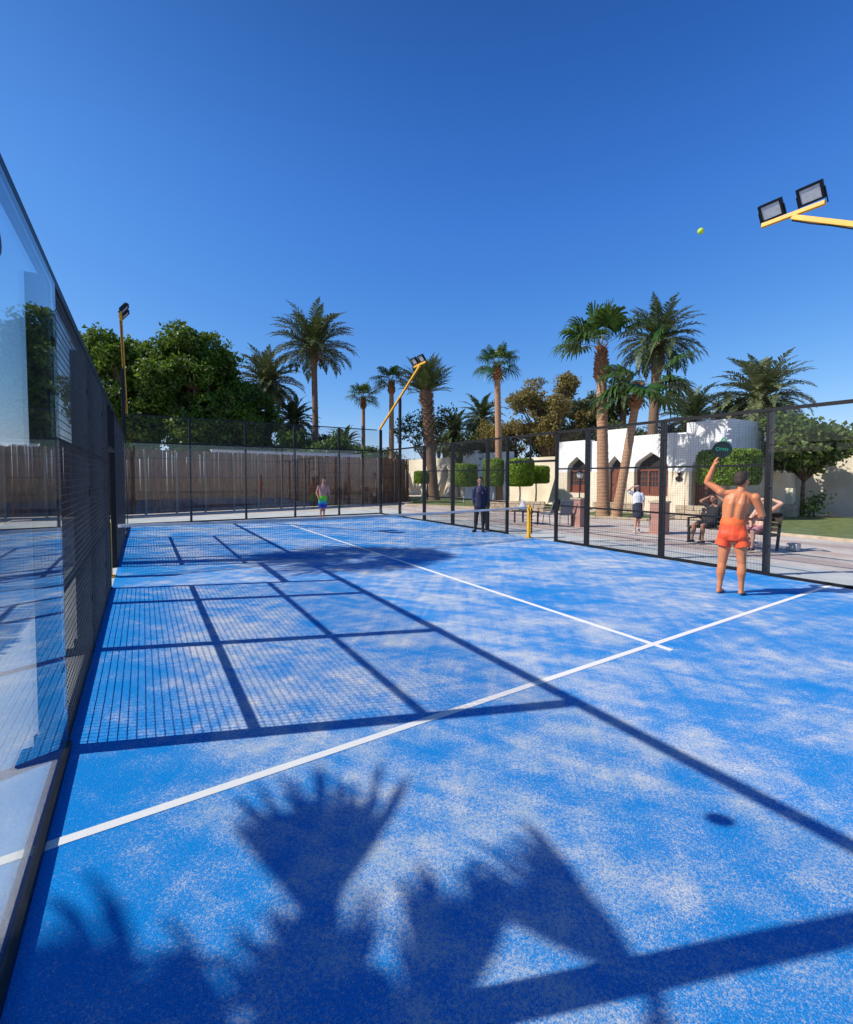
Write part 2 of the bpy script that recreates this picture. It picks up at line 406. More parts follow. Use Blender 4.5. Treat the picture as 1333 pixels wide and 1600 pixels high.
# ------------------------------------------------------------------ court fences
def frame_bars(P, a, b, z0, z1, rails, wd=.03, x=None):
    """P(t,z): point on the fence plane; t runs along it."""
    for z in rails: P[0].bar(P[1](a, z), P[1](b, z), wd, wd)
def mesh_wires(mb, pt, a, b, z0, z1, step=.05, r=.0016):
    n = int(round((b-a)/step)); m = int(round((z1-z0)/step))
    for i in range(n+1):
        t = a+(b-a)*i/n; p, q = Vector(pt(t, z0)), Vector(pt(t, z1)); mb.bar(p, q, 2*r, 2*r)
    off = None
    for j in range(m+1):
        z = z0+(z1-z0)*j/m; p, q = Vector(pt(a, z)), Vector(pt(b, z)); mb.bar(p, q, 2*r, 2*r)
def side_fence(X, out, label):
    """out = -1 for the fence at X=0 (outside is -X), +1 for X=10"""
    t = thing('court_fence', label, 'fence', (X, 10, 0))
    pt = lambda y, z: (X, y, z)
    for y in ((0, 2, 4, 6, 8, 12, 14, 16, 20) if out < 0 else (0, 4, 6, 8, 12, 14, 16, 20)):
        m = MB(); h = 4.0 if y in (0, 20) else 3.0
        m.box((X+out*.075, y, h/2), (.12, .09, h), bev=.006)
        m.box((X+out*.12, y, .008), (.24, .2, .016)); m.box((X+out*.15, y, .07), (.03, .012, .13))
        for zz in (.55, 1.6, 2.6):
            m.box((X+out*.012, y-.055, zz), (.03, .05, .05), bev=.006)
        m.build('post', M_black, t)
    for y in (9, 11):
        m = MB(); m.box((X+out*.045, y, 1.5), (.09, .06, 3.0)); m.box((X+out*.05, y, .006), (.12, .12, .012)); m.build('post', M_black, t)
    m = MB(); m.box2((X+out*.03-.03, 9, 2.2), (X+out*.03+.03, 11, 2.26)); m.box2((X+out*.03-.02, 9.98, 2.26), (X+out*.03+.02, 10.02, 2.97)); m.build('lintel', M_black, t)
    m = MB(); m.box2((X+out*.03-.03, -.04, 2.97), (X+out*.03+.03, 20.04, 3.03)); m.build('top_rail', M_black, t)
    for a, b in ((4, 9), (11, 16)):
        m = MB()
        for z in (1.0, 2.0): m.box2((X+out*.03-.018, a, z-.02), (X+out*.03+.018, b, z+.02))
        m.box2((X+out*.03-.025, a, .0), (X+out*.03+.025, b, .06))
        m.build('mid_rail', M_black, t)
        for k in range(int((b-a+1)//2)):
            y0 = a+2*k; y1 = min(b, y0+2)
            w_ = MB(); mesh_wires(w_, lambda y, z: (X+out*.008, y, z), y0+.02, y1-.02, .05, 2.98, r=.0019 if out < 0 else .0012); w_.build('wire_mesh', M_wire, t)
    for y0 in (0, 2, 16, 18):
        g = MB(); g.box2((X-.006, y0+.012, .05), (X+.006, y0+1.988, 2.965)); g.build('glass_pane', M_glass if out < 0 else M_glass_clean, t)
    for a, b in ((0, 4), (16, 20)):
        m = MB(); m.box2((X-.022, a, -.02), (X+.022, b, .048)); m.build('base_rail', M_black, t)
    return t
fl = side_fence(0, -1, 'black steel fence, glass then mesh, running from beside the camera to the far wall')
fr = side_fence(10, 1, 'black steel side fence of wire mesh behind the man in orange shorts, pavement beyond')
# far end wall
bw = thing('court_fence', 'glass end wall with mesh strip on top, behind the man in green and blue shorts', 'fence', (5, 20, 0))
for x in (2, 4, 6, 8):
    m = MB(); m.box((x, 20.06, 2.0), (.08, .1, 4.0), bev=.005); m.box((x, 20.1, .008), (.2, .2, .016)); m.build('post', M_black, bw)
m = MB(); m.box2((.12, 20.01, 3.97), (9.88, 20.05, 4.01)); m.build('top_rail', M_black, bw)
m = MB(); m.box2((.12, 20.01, 2.97), (9.88, 20.07, 3.03)); m.build('mid_rail', M_black, bw)
m = MB(); m.box2((.03, 19.97, -.02), (9.97, 20.03, .05)); m.build('base_rail', M_black, bw)
for x in range(0, 10, 2):
    g = MB(); g.box2((x+.012, 19.994, .052), (x+1.988, 20.006, 2.968)); g.build('glass_pane', M_glass_back, bw)
    w_ = MB(); mesh_wires(w_, lambda a, z: (a, 20.0, z), x+.05, x+1.95, 3.02, 3.98); w_.build('wire_mesh', M_wire, bw)
s = MB().disc((.009, 2.6, 2.64), .055, (1, 0, 0), .004); s.build('sticker', M_black, fl)

# ------------------------------------------------------------------ net
net = thing('tennis_net', 'black court net with white top tape strung between two yellow posts', 'net', (5, 10, 0))
def nz(x): return .92-.05*(1-((x-5)/5)**2)
m = MB()
xs = [0.1+9.8*i/218 for i in range(219)]
for x in xs: m.bar((x, 10, .03), (x, 10, nz(x)-.03), .0028, .0028)
for j in range(19):
    for k in range(10):
        xa, xb = .1+.98*k, .1+.98*(k+1); m.bar((xa, 10, .03+(nz(xa)-.06)*j/18), (xb, 10, .03+(nz(xb)-.06)*j/18), .0028, .0028)
m.build('netting', M_net, net)
m = MB()
for k in range(20):
    xa, xb = .06+.494*k, .06+.494*(k+1)
    va = [(xa, 9.99, nz(xa)-.055), (xb, 9.99, nz(xb)-.055), (xb, 9.99, nz(xb)), (xa, 9.99, nz(xa)), (xa, 10.01, nz(xa)-.055), (xb, 10.01, nz(xb)-.055), (xb, 10.01, nz(xb)), (xa, 10.01, nz(xa))]
    m.add(va, [(0, 1, 2, 3), (7, 6, 5, 4), (3, 2, 6, 7), (4, 5, 1, 0)])
m.build('tape', M_tape, net)
for X in (-.07, 10.0):
    m = MB(); m.box((X, 10, .48), (.07, .09, .96), bev=.006); m.box((X, 10, .01), (.16, .2, .02)); m.box((X, 9.93, .5), (.03, .05, .8))
    p_ = m.build('net_post', M_yellow, net)
    c_ = MB()
    c_.box((X, 9.90, .5), (.03, .012, .74)); [c_.box((X, 9.89, .18+.09*k), (.055, .02, .045)) for k in range(8)]
    c_.build('lacing_rail', M_black, p_)

# ------------------------------------------------------------------ floodlight masts
def mast(X, s, label):
    """X side, s=+1: arm starts from the far corner (Y=20); s=-1: near corner"""
    Y = lambda d: 20-d if s > 0 else d
    t = thing('floodlight_mast', label, 'floodlight', (X, Y(2), 0), 'floodlight masts round the court')
    o = 1 if X > 5 else -1
    m = MB(); m.box((X+o*.035, Y(2), 2.62), (.10, .11, 5.24), bev=.008); m.box((X+o*.11, Y(2), .01), (.3, .3, .02)); m.build('pole', M_black, t)
    a = Vector((X, Y(.05), 4.02)); b = Vector((X, Y(3.75), 6.27))
    m = MB(); m.bar(a, b, .08, .08, bev=.008); am = m.build('arm', M_yellow, t)
    m = MB(); cpts = [a.lerp(b, k/14)+Vector((0, 0, -.052-.018*abs(math.sin(k*1.6)))) for k in range(15)]; m.tube(cpts, [.010]*15, 6); m.build('cable', M_black, am)
    m = MB(); m.bar((X-.0, Y(3.3), 6.30), (X-.0, Y(4.21), 6.33), .07, .07, bev=.006); m.build('crossbar', M_yellow, t)
    al = math.radians(38); nrm = Vector((-o*math.cos(al), 0, -math.sin(al))); up = Vector((-o*math.sin(al), 0, math.cos(al)))
    for d in (3.47, 4.03):
        c = Vector((X, Y(d), 6.35))+up*.17
        R = Matrix((Vector((0, 1, 0)), up, nrm)).transposed()
        m = MB(); m.box(c-nrm*.025, (.36, .29, .05), R, .012)
        for k in range(9): m.box(c-nrm*.065+Vector((0, (k-4)*.038, 0)), (.006, .24, .03), R)
        for q in (-1, 1):
            m.box(c+Vector((0, q*.190, 0))-up*.10-nrm*.01, (.012, .26, .03), R)
        # raised rim round the lens
        for q in (-1, 1):
            m.box(c+Vector((0, q*.158, 0))+nrm*.006, (.040, .29, .02), R); m.box(c+up*q*.128+nrm*.006, (.276, .034, .02), R)
        h = m.build('floodlight', M_black, t)
        MB().box(c+nrm*.002, (.274, .222, .006), R).build('lens', M_lens, h)
    return t
mast(10, -1, 'floodlight mast whose two lamps hang highest in the sky over the orange shorts man')
mast(10, 1, 'floodlight mast with long slanting yellow arm at the corner by the big leaning palm')
mast(0, 1, 'floodlight mast with upright yellow arm in front of the dense green trees')

# ball
bl = MB().ell((0, 0, 0), (.033, .033, .033), n=20, m=14).build('tennis_ball', simple('ball_felt', (.55, .72, .08), (.42, .6, .05), rough=.95, scale=60, bmp=.3, bscale=300), None, True)
tag(bl, 'yellow green ball flying in the blue sky beside the floodlights', 'ball')
bl.location = (5.70, 3.04, 4.49)

# ------------------------------------------------------------------ reed screens
def reed(a, b, h, label, poles):
    a, b = Vector(a), Vector(b); d = (b-a); L = d.length; d.normalize(); nrm = Vector((-d.y, d.x))
    t = thing('reed_fence', label, 'fence', (a.x, a.y, 0))
    rnd = random.Random(int(L*10)); m = MB()
    n = int(L/.055)
    vs, fs = [], []
    for i in range(n):   # bundled reeds: each a tall thin prism with its own height and lean
        s0 = L*i/n; w_ = L/n*1.25; top = h+rnd.uniform(-.03, .02); lean = rnd.uniform(-.03, .03); o = rnd.uniform(-.018, .018)
        p = a+d*s0
        b0 = len(vs)
        for (z, l) in ((0, 0), (top, lean)):
            for (u_, v_) in ((0, -.015), (w_/2, -.03), (w_, -.015), (w_/2, .02)):
                q = p+d*(u_+l)+nrm*(v_+o); vs.append((q.x, q.y, z))
        fs += [(b0+k, b0+(k+1) % 4, b0+4+(k+1) % 4, b0+4+k) for k in range(4)]+[(b0+4, b0+5, b0+6, b0+7)]
    m.add(vs, fs); m.build('reed_panel', M_reed, t)
    for s0 in poles:
        p = a+d*s0-nrm*.09
        m = MB(); m.tube([(p.x, p.y, 0), (p.x+.02, p.y, h*.5), (p.x-.01, p.y, h-.05)], [.055, .05, .045], 8); m.build('pole', simple('peeled_pole', (.36, .26, .17), (.24, .16, .1), rough=.8, stretch=(8, 8, .5)), t, True)
    m = MB()
    for z in (.7, 1.7, 2.6):
        p, q = a-nrm*.045, b-nrm*.045; m.bar((p.x, p.y, z), (q.x, q.y, z), .03, .03)
    m.build('batten', M_wood_d, t)
    return t
reed((1.1-5.1, 24.5), (16.3, 28.3), 3.02, 'long brown reed screen behind the glass end wall of the court', [4.6, 5.9, 7.2, 8.6, 9.9, 11.2, 12.6, 13.9, 15.2, 16.6, 17.9, 19.3])
reed((-4.0, -6), (-4.0, 24.4), 2.9, 'brown reed screen seen through the mesh beside the camera', [2, 5, 8, 11, 14, 17, 20, 23, 26, 29])
bwall = thing('boundary_wall', 'pale wall showing just above the brown reed screen under the green trees', 'wall', (6, 29, 0))
m = MB(); m.box2((3.8, 29.0, 0), (13.0, 29.25, 3.25)); m.build('wall', M_white, bwall)
m = MB(); m.box2((3.76, 28.96, 3.25), (13.04, 29.29, 3.32)); m.build('coping', M_conc, bwall)

# ------------------------------------------------------------------ vegetation
def np_mesh(name, V, F, mat, parent, smooth=False):
    """V (n,3), F (m,4) quads"""
    me = bpy.data.meshes.new(name); V = np.asarray(V, dtype=np.float32); F = np.asarray(F, dtype=np.int32)
    me.vertices.add(len(V)); me.vertices.foreach_set('co', V.ravel())
    me.loops.add(F.size); me.loops.foreach_set('vertex_index', F.ravel())
    me.polygons.add(len(F)); me.polygons.foreach_set('loop_start', np.arange(0, F.size, F.shape[1], dtype=np.int32))
    me.polygons.foreach_set('loop_total', np.full(len(F), F.shape[1], dtype=np.int32)); me.update(calc_edges=True)
    return link(name, me, mat, parent, smooth)
def nrmz(a): return a/np.maximum(np.linalg.norm(a, axis=-1, keepdims=True), 1e-9)

def date_crown(name, top, R, seed, parent, mat, nf=64, lo=-35, hi=86, wid=.042, droop=1.0):
    rs = np.random.RandomState(seed); V = []; F = []; top = np.array(top, float)
    PV = MB()
    nf = int(nf*1.25)
    for i in range(nf):
        q = (i+.5)/nf; el = math.radians(hi+(lo-hi)*q**0.9+rs.uniform(-7, 7)); az = i*2.39996+rs.uniform(-.2, .2)
        L = R*rs.uniform(.92, 1.12)*(1.08 if q < .8 else .9); ns = 9
        p = top+np.array([math.cos(az)*.12, math.sin(az)*.12, -.3*q+.15]); pts = [p]; e = el
        twist = rs.uniform(-.35, .35)
        for k in range(ns):
            e -= droop*math.radians(rs.uniform(4.5, 8.5))*(1.0+.5*math.cos(el))*(.35+k/ns)
            d = np.array([math.cos(az+twist*k/ns)*math.cos(e), math.sin(az+twist*k/ns)*math.cos(e), math.sin(e)]); p = p+d*L/ns; pts.append(p)
        pts = np.array(pts); tt = np.linspace(0, 1, len(pts))
        PV.tube(pts, [.028*(1-.8*x)+.004 for x in tt], 4, cap=False)
        nl = 34; s = np.linspace(.12, .99, nl); P = np.array([np.interp(s, tt, pts[:, c]) for c in range(3)]).T
        T = nrmz(np.gradient(P, axis=0)); side = nrmz(np.cross(T, [0, 0, 1.])); up = np.cross(side, T)
        ll = L*.21*np.sin(np.clip(s*1.05, 0, 1)*math.pi*.86+.32)
        for sg in (-1, 1):
            jit = rs.normal(0, .13, (nl, 3))
            D = nrmz(T*.75+side*sg*.78+up*.32+jit); base = P
            tip = base+D*ll[:, None]+np.array([0, 0, -1.])*(ll[:, None]**1.2)*.30*droop
            mid = base+D*ll[:, None]*.52+np.array([0, 0, -.02])
            W = nrmz(np.cross(D, up))*wid
            b = sum(len(v) for v in V)
            V.append(np.concatenate([base-W*.5, base+W*.5, mid+W, mid-W, tip])); n = nl
            i0 = np.arange(n)+b
            F.append(np.stack([i0, i0+n, i0+2*n, i0+3*n], 1)); F.append(np.stack([i0+3*n, i0+2*n, i0+4*n, i0+4*n], 1))
    V = np.concatenate(V); F = np.concatenate(F)
    # degenerate quads -> shift tip into a sliver
    dup = F[:, 2] == F[:, 3]; tips = F[dup, 2]; extra = V[tips]+np.array([.004, .004, 0]); nb = len(V); V = np.concatenate([V, extra]); F[dup, 3] = nb+np.arange(dup.sum())
    o = np_mesh(name, V, F, mat, parent)
    PV.build('rachis', M_petiole, parent)
    return o
def palm_trunk(base, top, r0, r1, mat, parent, bulge=None, name='trunk', seed=0, flare=1.35):
    rs = random.Random(seed); base, top = Vector(base), Vector(top); m = MB(); n = max(10, int((top-base).length/.14)); pts = []; rr = []
    for i in range(n+1):
        t = i/n; p = base.lerp(top, t); r = r0+(r1-r0)*t; r *= 1+(flare-1)*math.exp(-t*(top-base).length/.5)
        r *= 1+(.018 if i % 2 else -.012)+rs.uniform(-.025, .025)
        if bulge and t > bulge[0]: r *= 1+bulge[1]*math.sin(math.pi*min(1, (t-bulge[0])/(1-bulge[0])*.85))
        pts.append(p); rr.append(r)
    m.tube(pts, rr, 12, cap=False); return m.build(name, mat, parent, True)
def boots(parent, base, top, r0, r1, seed, n=90, L=.28, mat=None):
    """cut leaf bases standing off the trunk"""
    rs = np.random.RandomState(seed); base = np.array(base, float); top = np.array(top, float); m = MB()
    for i in range(n):
        t = (i+.5)/n; az = i*2.39996; c = base+(top-base)*t; r = r0+(r1-r0)*t
        d = np.array([math.cos(az), math.sin(az), 0]); a = c+d*r*.8; b = c+d*(r*1.05+L*.35)+np.array([0, 0, L*rs.uniform(.7, 1.1)])
        m.bar(a, b, .11*r/.3+.02, .035, up=tuple(d))
    return m.build('leaf_bases', mat or M_trunk_boot, parent)
def date_palm(x, y, z, R, label, seed, mat=None, tr=.24, bx=0, by=0, nf=64, lo=-35, hi=86, droop=1.0, group='date palms', shaggy=0, wid=.042):
    t = thing('date_palm', label, 'palm tree', (x+bx, y+by, 0), group)
    palm_trunk((x+bx, y+by, -.1), (x, y, z), tr*1.05, tr, M_trunk_date, t, (.86, .35), seed=seed)
    boots(t, (x, y, z-1.1), (x, y, z-.1), tr*1.25, tr*.9, seed, 46, .3, M_trunk_date)
    date_crown('crown', (x, y, z), R, seed, t, mat or M_date, nf, lo, hi, wid, droop)
    return t
def fan_crown(parent, top, R, seed, leaves, mat, wid=1.0, spread=2.15):
    """leaves: list of (az, el, size, petiole) or count"""
    rs = np.random.RandomState(seed); top = np.array(top, float); V = []; F = []; PV = MB(); nb = 0
    if isinstance(leaves, int):
        leaves = [(i*2.39996+rs.uniform(-.3, .3), math.radians(78-95*((i+.5)/leaves)**.9+rs.uniform(-8, 8)), rs.uniform(.85, 1.1), rs.uniform(.85, 1.1)) for i in range(leaves)]
    for lf in leaves:
        az, el, sz, pl = lf[:4]
        d = np.array([math.cos(az)*math.cos(el), math.sin(az)*math.cos(el), math.sin(el)])
        p0 = top+d*.1; Lp = R*.48*pl; p1 = p0+d*Lp+np.array([0, 0, -.10*Lp]); PV.bar(p0, p1, .035, .018)
        dd = nrmz(d+np.array([0, 0, -.35*math.cos(el)])) if len(lf) < 5 else nrmz(np.array([math.cos(lf[4]), math.sin(lf[4]), .12])); side = nrmz(np.cross(dd, [0, 0, 1.])+1e-6); up = np.cross(side, dd)
        nseg = 30; sp2 = lf[5] if len(lf) > 5 else spread; th = np.linspace(-sp2, sp2, nseg)+rs.uniform(-.03, .03, nseg)
        ln = R*.52*sz*(.72+.28*np.cos(th*.75))*rs.uniform(.86 if len(lf) < 5 else .62, 1.08 if len(lf) < 5 else 1.15, nseg)
        D = np.cos(th)[:, None]*dd+np.sin(th)[:, None]*side+up*((.16 if len(lf) < 5 else .05)*np.cos(np.arange(nseg)*math.pi))[:, None]*.4
        fold = np.abs(np.sin(th))[:, None]*up*(.18 if len(lf) < 5 else .02); D = nrmz(D+fold)
        W = nrmz(np.cross(D, up))*(.034*R/1.6*wid)
        mid = p1+D*ln[:, None]*.58; g = np.array([0, 0, -1. if len(lf) < 5 else -.12])
        m2 = mid+D*ln[:, None]*.24+g*ln[:, None]*.10; tip = m2+D*ln[:, None]*.14+g*ln[:, None]*rs.uniform(.16, .34, (nseg, 1))
        base = np.repeat(p1[None], nseg, 0)
        V.append(np.concatenate([base-W*.15, base+W*.15, mid+W, mid-W, m2+W*.7, m2-W*.7, tip+W*.12, tip-W*.12])); n = nseg; i0 = np.arange(n)+nb; nb += 8*n
        F += [np.stack([i0, i0+n, i0+2*n, i0+3*n], 1), np.stack([i0+3*n, i0+2*n, i0+4*n, i0+5*n], 1), np.stack([i0+5*n, i0+4*n, i0+6*n, i0+7*n], 1)]
    o = np_mesh('crown', np.concatenate(V), np.concatenate(F), mat, parent); PV.build('petiole', M_petiole, parent); return o
def fan_palm(x, y, z, R, label, seed, n=26, tr=.2, bx=0, by=0, head=None, leaves=None, group='fan palms', bl=.9, spread=2.15, wid=1.0):
    t = thing('fan_palm', label, 'palm tree', (x+bx, y+by, 0), group)
    top = Vector((x, y, z)); base = Vector((x+bx, y+by, -.1)); d = (top-base).normalized()
    palm_trunk(base, top-d*(bl*.9), tr*1.15, tr*.9, M_trunk_fan, t, seed=seed)
    hd = MB(); hp = []; hr = []
    for i in range(13):
        u_ = i/12; hp.append(top-d*bl*(1-u_)*1.05); hr.append(tr*(1.0+.62*math.sin(math.pi*min(1, u_*1.15+.02))**.8)*(1.06 if i % 2 else .96)*(1-.35*u_))
    hd.tube(hp, hr, 12, cap=False); hd.build('boot_head', M_trunk_boot, t, True)
    boots(t, top-d*bl, top-d*.05, tr*1.25, tr*.8, seed, 60, .22)
    fan_crown(t, top, R, seed, leaves or n, M_fan, wid, spread)
    return t
def leaf_cloud(name, blobs, n, size, mat, parent, seed, shell=.55, elong=1.8, clump=34, spray=.2):
    """blobs: (cx,cy,cz,rx,ry,rz). Leaf faces fill the outer shell of each blob with ragged edges."""
    rs = np.random.RandomState(seed); vol = np.array([b[3]*b[4]+b[3]*b[5]+b[4]*b[5] for b in blobs]); vol = vol/vol.sum(); P = []; Nn = []
    for b, f in zip(blobs, vol):
        k = int(n*f)+1; d = nrmz(rs.normal(size=(k, 3))); r = (shell+(1-shell)*rs.rand(k)**.7)
        lump = np.array([mnoise.noise(Vector(v)*2.3+Vector((b[0], b[1], b[2]))) for v in d])
        r = r*(1+.32*lump)+rs.normal(0, .05, k)
        Q = np.array(b[:3])+d*r[:, None]*np.array(b[3:])
        # leaves gather in sprays: most are drawn towards a few dozen twig ends, with gaps between
        nc = max(10, int(k/clump)); cd = nrmz(rs.normal(size=(nc, 3))); cr = rs.uniform(.6, 1.18, (nc, 1)); cen = np.array(b[:3])+cd*cr*np.array(b[3:])
        ci = rs.randint(0, nc, k); sg = spray*np.array([1, 1, .75]); Q2 = cen[ci]+rs.normal(0, 1, (k, 3))*sg; m_ = (rs.rand(k) < .78)[:, None]
        P.append(np.where(m_, Q2, Q)); Nn.append(np.where(m_, nrmz(Q2-cen[ci]+cd[ci]*.1+np.array([0, 0, .08])), d))
    P = np.concatenate(P); Nn = np.concatenate(Nn); k = len(P)
    a = nrmz(Nn*.7+rs.normal(0, .8, (k, 3))); u = nrmz(np.cross(a, rs.normal(size=(k, 3)))); v = np.cross(a, u)
    s = size*rs.uniform(.6, 1.35, (k, 1)); u = u*s*.5; v = v*s*.5*elong
    V = np.concatenate([P-v, P+u-v*.1, P+v, P-u-v*.1]); i = np.arange(k)
    return np_mesh(name, V, np.stack([i, i+k, i+2*k, i+3*k], 1), mat, parent)
def tree(name, x, y, h, blobs, n, size, mat, label, seed, cat='tree', tr=.2, group=None, trunk_top=None, tmat=None, limbs=True, core=False, clump=34, spray=.2):
    t = thing(name, label, cat, (x, y, 0), group); rs = random.Random(seed); m = MB()
    bl = [(x+b[0], y+b[1], b[2], b[3], b[4], b[5]) for b in blobs]
    tt = trunk_top or h*.45
    m.tube([(x, y, -.1), (x+rs.uniform(-.1, .1), y, tt*.5), (x+rs.uniform(-.15, .15), y, tt)], [tr*1.3, tr, tr*.8], 9, cap=False)
    if limbs:
        for b in bl:
            e = Vector(b[:3]); s0 = Vector((x, y, tt*.85)); md = s0.lerp(e, .5)+Vector((rs.uniform(-.3, .3), rs.uniform(-.3, .3), .1))
            m.tube([s0, md, e], [tr*.55, tr*.35, tr*.1], 7, cap=False)
            for k in range(4):
                q = e+Vector((rs.uniform(-1, 1)*b[3], rs.uniform(-1, 1)*b[4], rs.uniform(-.3, .9)*b[5]))*.85; m.tube([md.lerp(e, .6), md.lerp(q, .75), q], [tr*.2, tr*.12, tr*.04], 5, cap=False)
    m.build('trunk', tmat or M_trunk, t, True)
    if core:
        c = MB()
        for b in bl: c.ell(b[:3], (b[3]*.62, b[4]*.62, b[5]*.62))
        pass
    leaf_cloud('crown', bl, n, size, mat, t, seed, clump=clump, spray=spray)
    return t
def blobset(rs, R, zc, rz, k, br):
    out = []
    for i in range(k):
        a = i*2.4+rs.uniform(-.4, .4); q = math.sqrt((i+.5)/k); h = rs.uniform(-1, 1)
        rr = R*q*math.sqrt(max(.1, 1-h*h*.75)); f = br*rs.uniform(.75, 1.2)
        out.append((math.cos(a)*rr*.8, math.sin(a)*rr*.8, zc+h*rz*.72, f, f, f*.82))
    return out
r_ = random.Random(5)
# the dense green trees behind the reed screen
tree('dense_tree', -.2, 38.5, 12.0, blobset(r_, 3.7, 7.2, 4.9, 34, 1.15), 36000, .16, M_tree, 'dense dark green tree directly behind the upright yellow lamp arm', 11, tr=.35, trunk_top=4.6)
tree('dense_tree', 3.5, 37.5, 12.6, blobset(r_, 4.0, 7.6, 5.0, 42, 1.2), 46000, .16, M_tree, 'biggest dense bright green tree, broad rounded top, behind the reed screen', 12, tr=.4, trunk_top=4.4)
tree('dense_tree', 6.6, 36.5, 9.5, blobset(r_, 3.0, 5.4, 3.6, 28, 1.0), 26000, .15, M_tree, 'shorter dark green tree between the big tree and the pale date palm', 13, tr=.3, trunk_top=3.4)
tree('leafy_bush', 11.6, 31.2, 4.6, blobset(r_, 1.5, 3.5, 1.2, 9, .75), 9000, .11, M_bush, 'bright green bush rising over the reed screen below the tallest palm', 14, 'bush', tr=.09)
tree('leafy_bush', 14.3, 32.0, 4.1, blobset(r_, 1.7, 3.0, .9, 8, .7), 7000, .11, M_bush, 'yellow green bush above the reed screen under the slanting lamp arm', 15, 'bush', tr=.08)
date_palm(9.17, 39.0, 9.3, 2.75, 'pale date palm just right of the dense green trees', 21, M_datel, .27, nf=70)
date_palm(11.75, 35.1, 11.6, 3.3, 'tallest slender date palm standing alone against the sky above the end wall', 22, M_date, .22, bx=.2, nf=54, lo=-10)
date_palm(11.2, 38.8, 6.4, 2.1, 'short dark date palm behind the tall slender palm trunk', 23, M_date, .26, nf=50)
fan_palm(16.98, 37.6, 8.7, 1.75, 'smallest fan palm, thin trunk, left of the slanting lamp arm', 24, 14, .17)
fan_palm(17.23, 32.7, 9.3, 1.8, 'fan palm right behind the slanting yellow lamp arm', 25, 15, .2)
date_palm(18.44, 29.5, 8.2, 2.3, 'thick leaning date palm with upswept brush of fronds behind the far lamps', 26, M_date, .36, bx=.55, by=-.4, nf=60, lo=22, droop=.45, wid=.028)
boots([o for o in scene.objects if o.get('label', '').startswith('thick leaning')][0], (18.75, 29.3, 3.6), (18.5, 29.45, 7.9), .36, .38, 3, 150, .34, M_trunk_date)
tree('bare_tree', 20.2, 31.9, 8.3, blobset(r_, 3.0, 5.9, 2.0, 12, .8), 2600, .13, M_olive, 'nearly bare twiggy tree round the thick leaning palm', 27, tr=.16, trunk_top=3)
fan_palm(19.68, 22.82, 8.9, 1.72, 'lone fan palm with tidy round crown and orange trunk behind the topiary', 28, 18, .21, bx=.35, by=.05)
date_palm(28.87, 35.9, 7.6, 2.5, 'date palm peeping behind the lone fan palm trunk', 29, M_date, .25, nf=48)
date_palm(25.4, 35.6, 6.0, 2.1, 'low dark date palm above the far cream wall', 30, M_date, .25, nf=44)
date_palm(30.0, 44.0, 5.4, 2.0, 'small far date palm right of the slanting lamp arm', 31, M_date, .22, nf=40)
date_palm(17.4, 43.0, 4.9, 1.9, 'small far date palm peeping over the reed screen corner', 32, M_date, .22, nf=40)
tree('feathery_tree', 29.4, 27.3, 10.6, blobset(r_, 4.3, 7.3, 3.5, 46, .78), 22000, .12, M_brown, 'brown and ochre feathery tree behind the bungalows, left of the big fan palm', 33, clump=26, spray=.17, tr=.22, trunk_top=3.6)
tree('feathery_tree', 26.6, 30.5, 7.0, blobset(r_, 2.8, 5.0, 1.7, 22, .7), 9000, .12, M_brown, 'smaller ochre tree behind the lone fan palm trunk', 34, clump=26, spray=.17, tr=.18, trunk_top=2.8)
tree('olive_tree', 34.5, 27.2, 9.4, blobset(r_, 3.2, 6.6, 3.0, 26, .85), 13000, .13, M_olive, 'dark olive tree behind the big fan palm trunk', 35, tr=.2, trunk_top=3.2)
tree('olive_tree', 40.0, 22.5, 6.3, blobset(r_, 4.2, 4.5, 1.5, 16, 1.1), 9000, .17, M_olive, 'wide low olive tree behind the bungalow roof', 36, tr=.2, trunk_top=2.4)
tree('olive_tree', 32.0, 40.0, 5.5, blobset(r_, 3.8, 3.8, 1.6, 14, 1.1), 7000, .17, M_olive, 'low olive tree behind the far cream building', 37, tr=.2, trunk_top=2.0)
tree('olive_tree', 36.0, 33.0, 6.0, blobset(r_, 3.4, 4.1, 1.8, 14, 1.1), 7000, .17, M_olive, 'mid height olive tree between the ochre trees', 38, tr=.2, trunk_top=2.0)
tree('olive_tree', 22.5, 46.0, 5.0, blobset(r_, 4.5, 3.2, 1.7, 14, 1.2), 6500, .18, M_olive, 'distant olive tree beyond the thick leaning palm', 39, tr=.2, trunk_top=1.8)
tree('dark_shrub', 9.3, 33.6, 5.0, blobset(r_, 1.9, 3.4, 1.5, 12, .8), 8000, .13, M_tree, 'dark leafy shrub under the pale date palm, above the reed screen', 81, 'shrub', tr=.1, trunk_top=2)
tree('dark_shrub', 13.6, 38.5, 5.6, blobset(r_, 2.2, 3.6, 1.7, 12, .9), 8000, .14, M_olive, 'dark green shrub right of the tallest palm trunk', 82, 'shrub', tr=.1, trunk_top=2)
tree('olive_tree', 25.6, 31.8, 6.4, blobset(r_, 2.5, 4.2, 1.7, 16, .9), 8500, .14, M_olive, 'olive green tree rising behind the far white block', 83, tr=.16, trunk_top=2.2)
tree('olive_tree', 31.2, 22.6, 6.6, blobset(r_, 2.4, 4.4, 1.6, 16, .85), 8500, .13, M_olive, 'dark olive tree directly behind the left end of the bungalow roof', 84, tr=.16, trunk_top=2.4)
# the three big palms by the bungalows
R2 = math.radians
def azv(deg): return R2(deg)
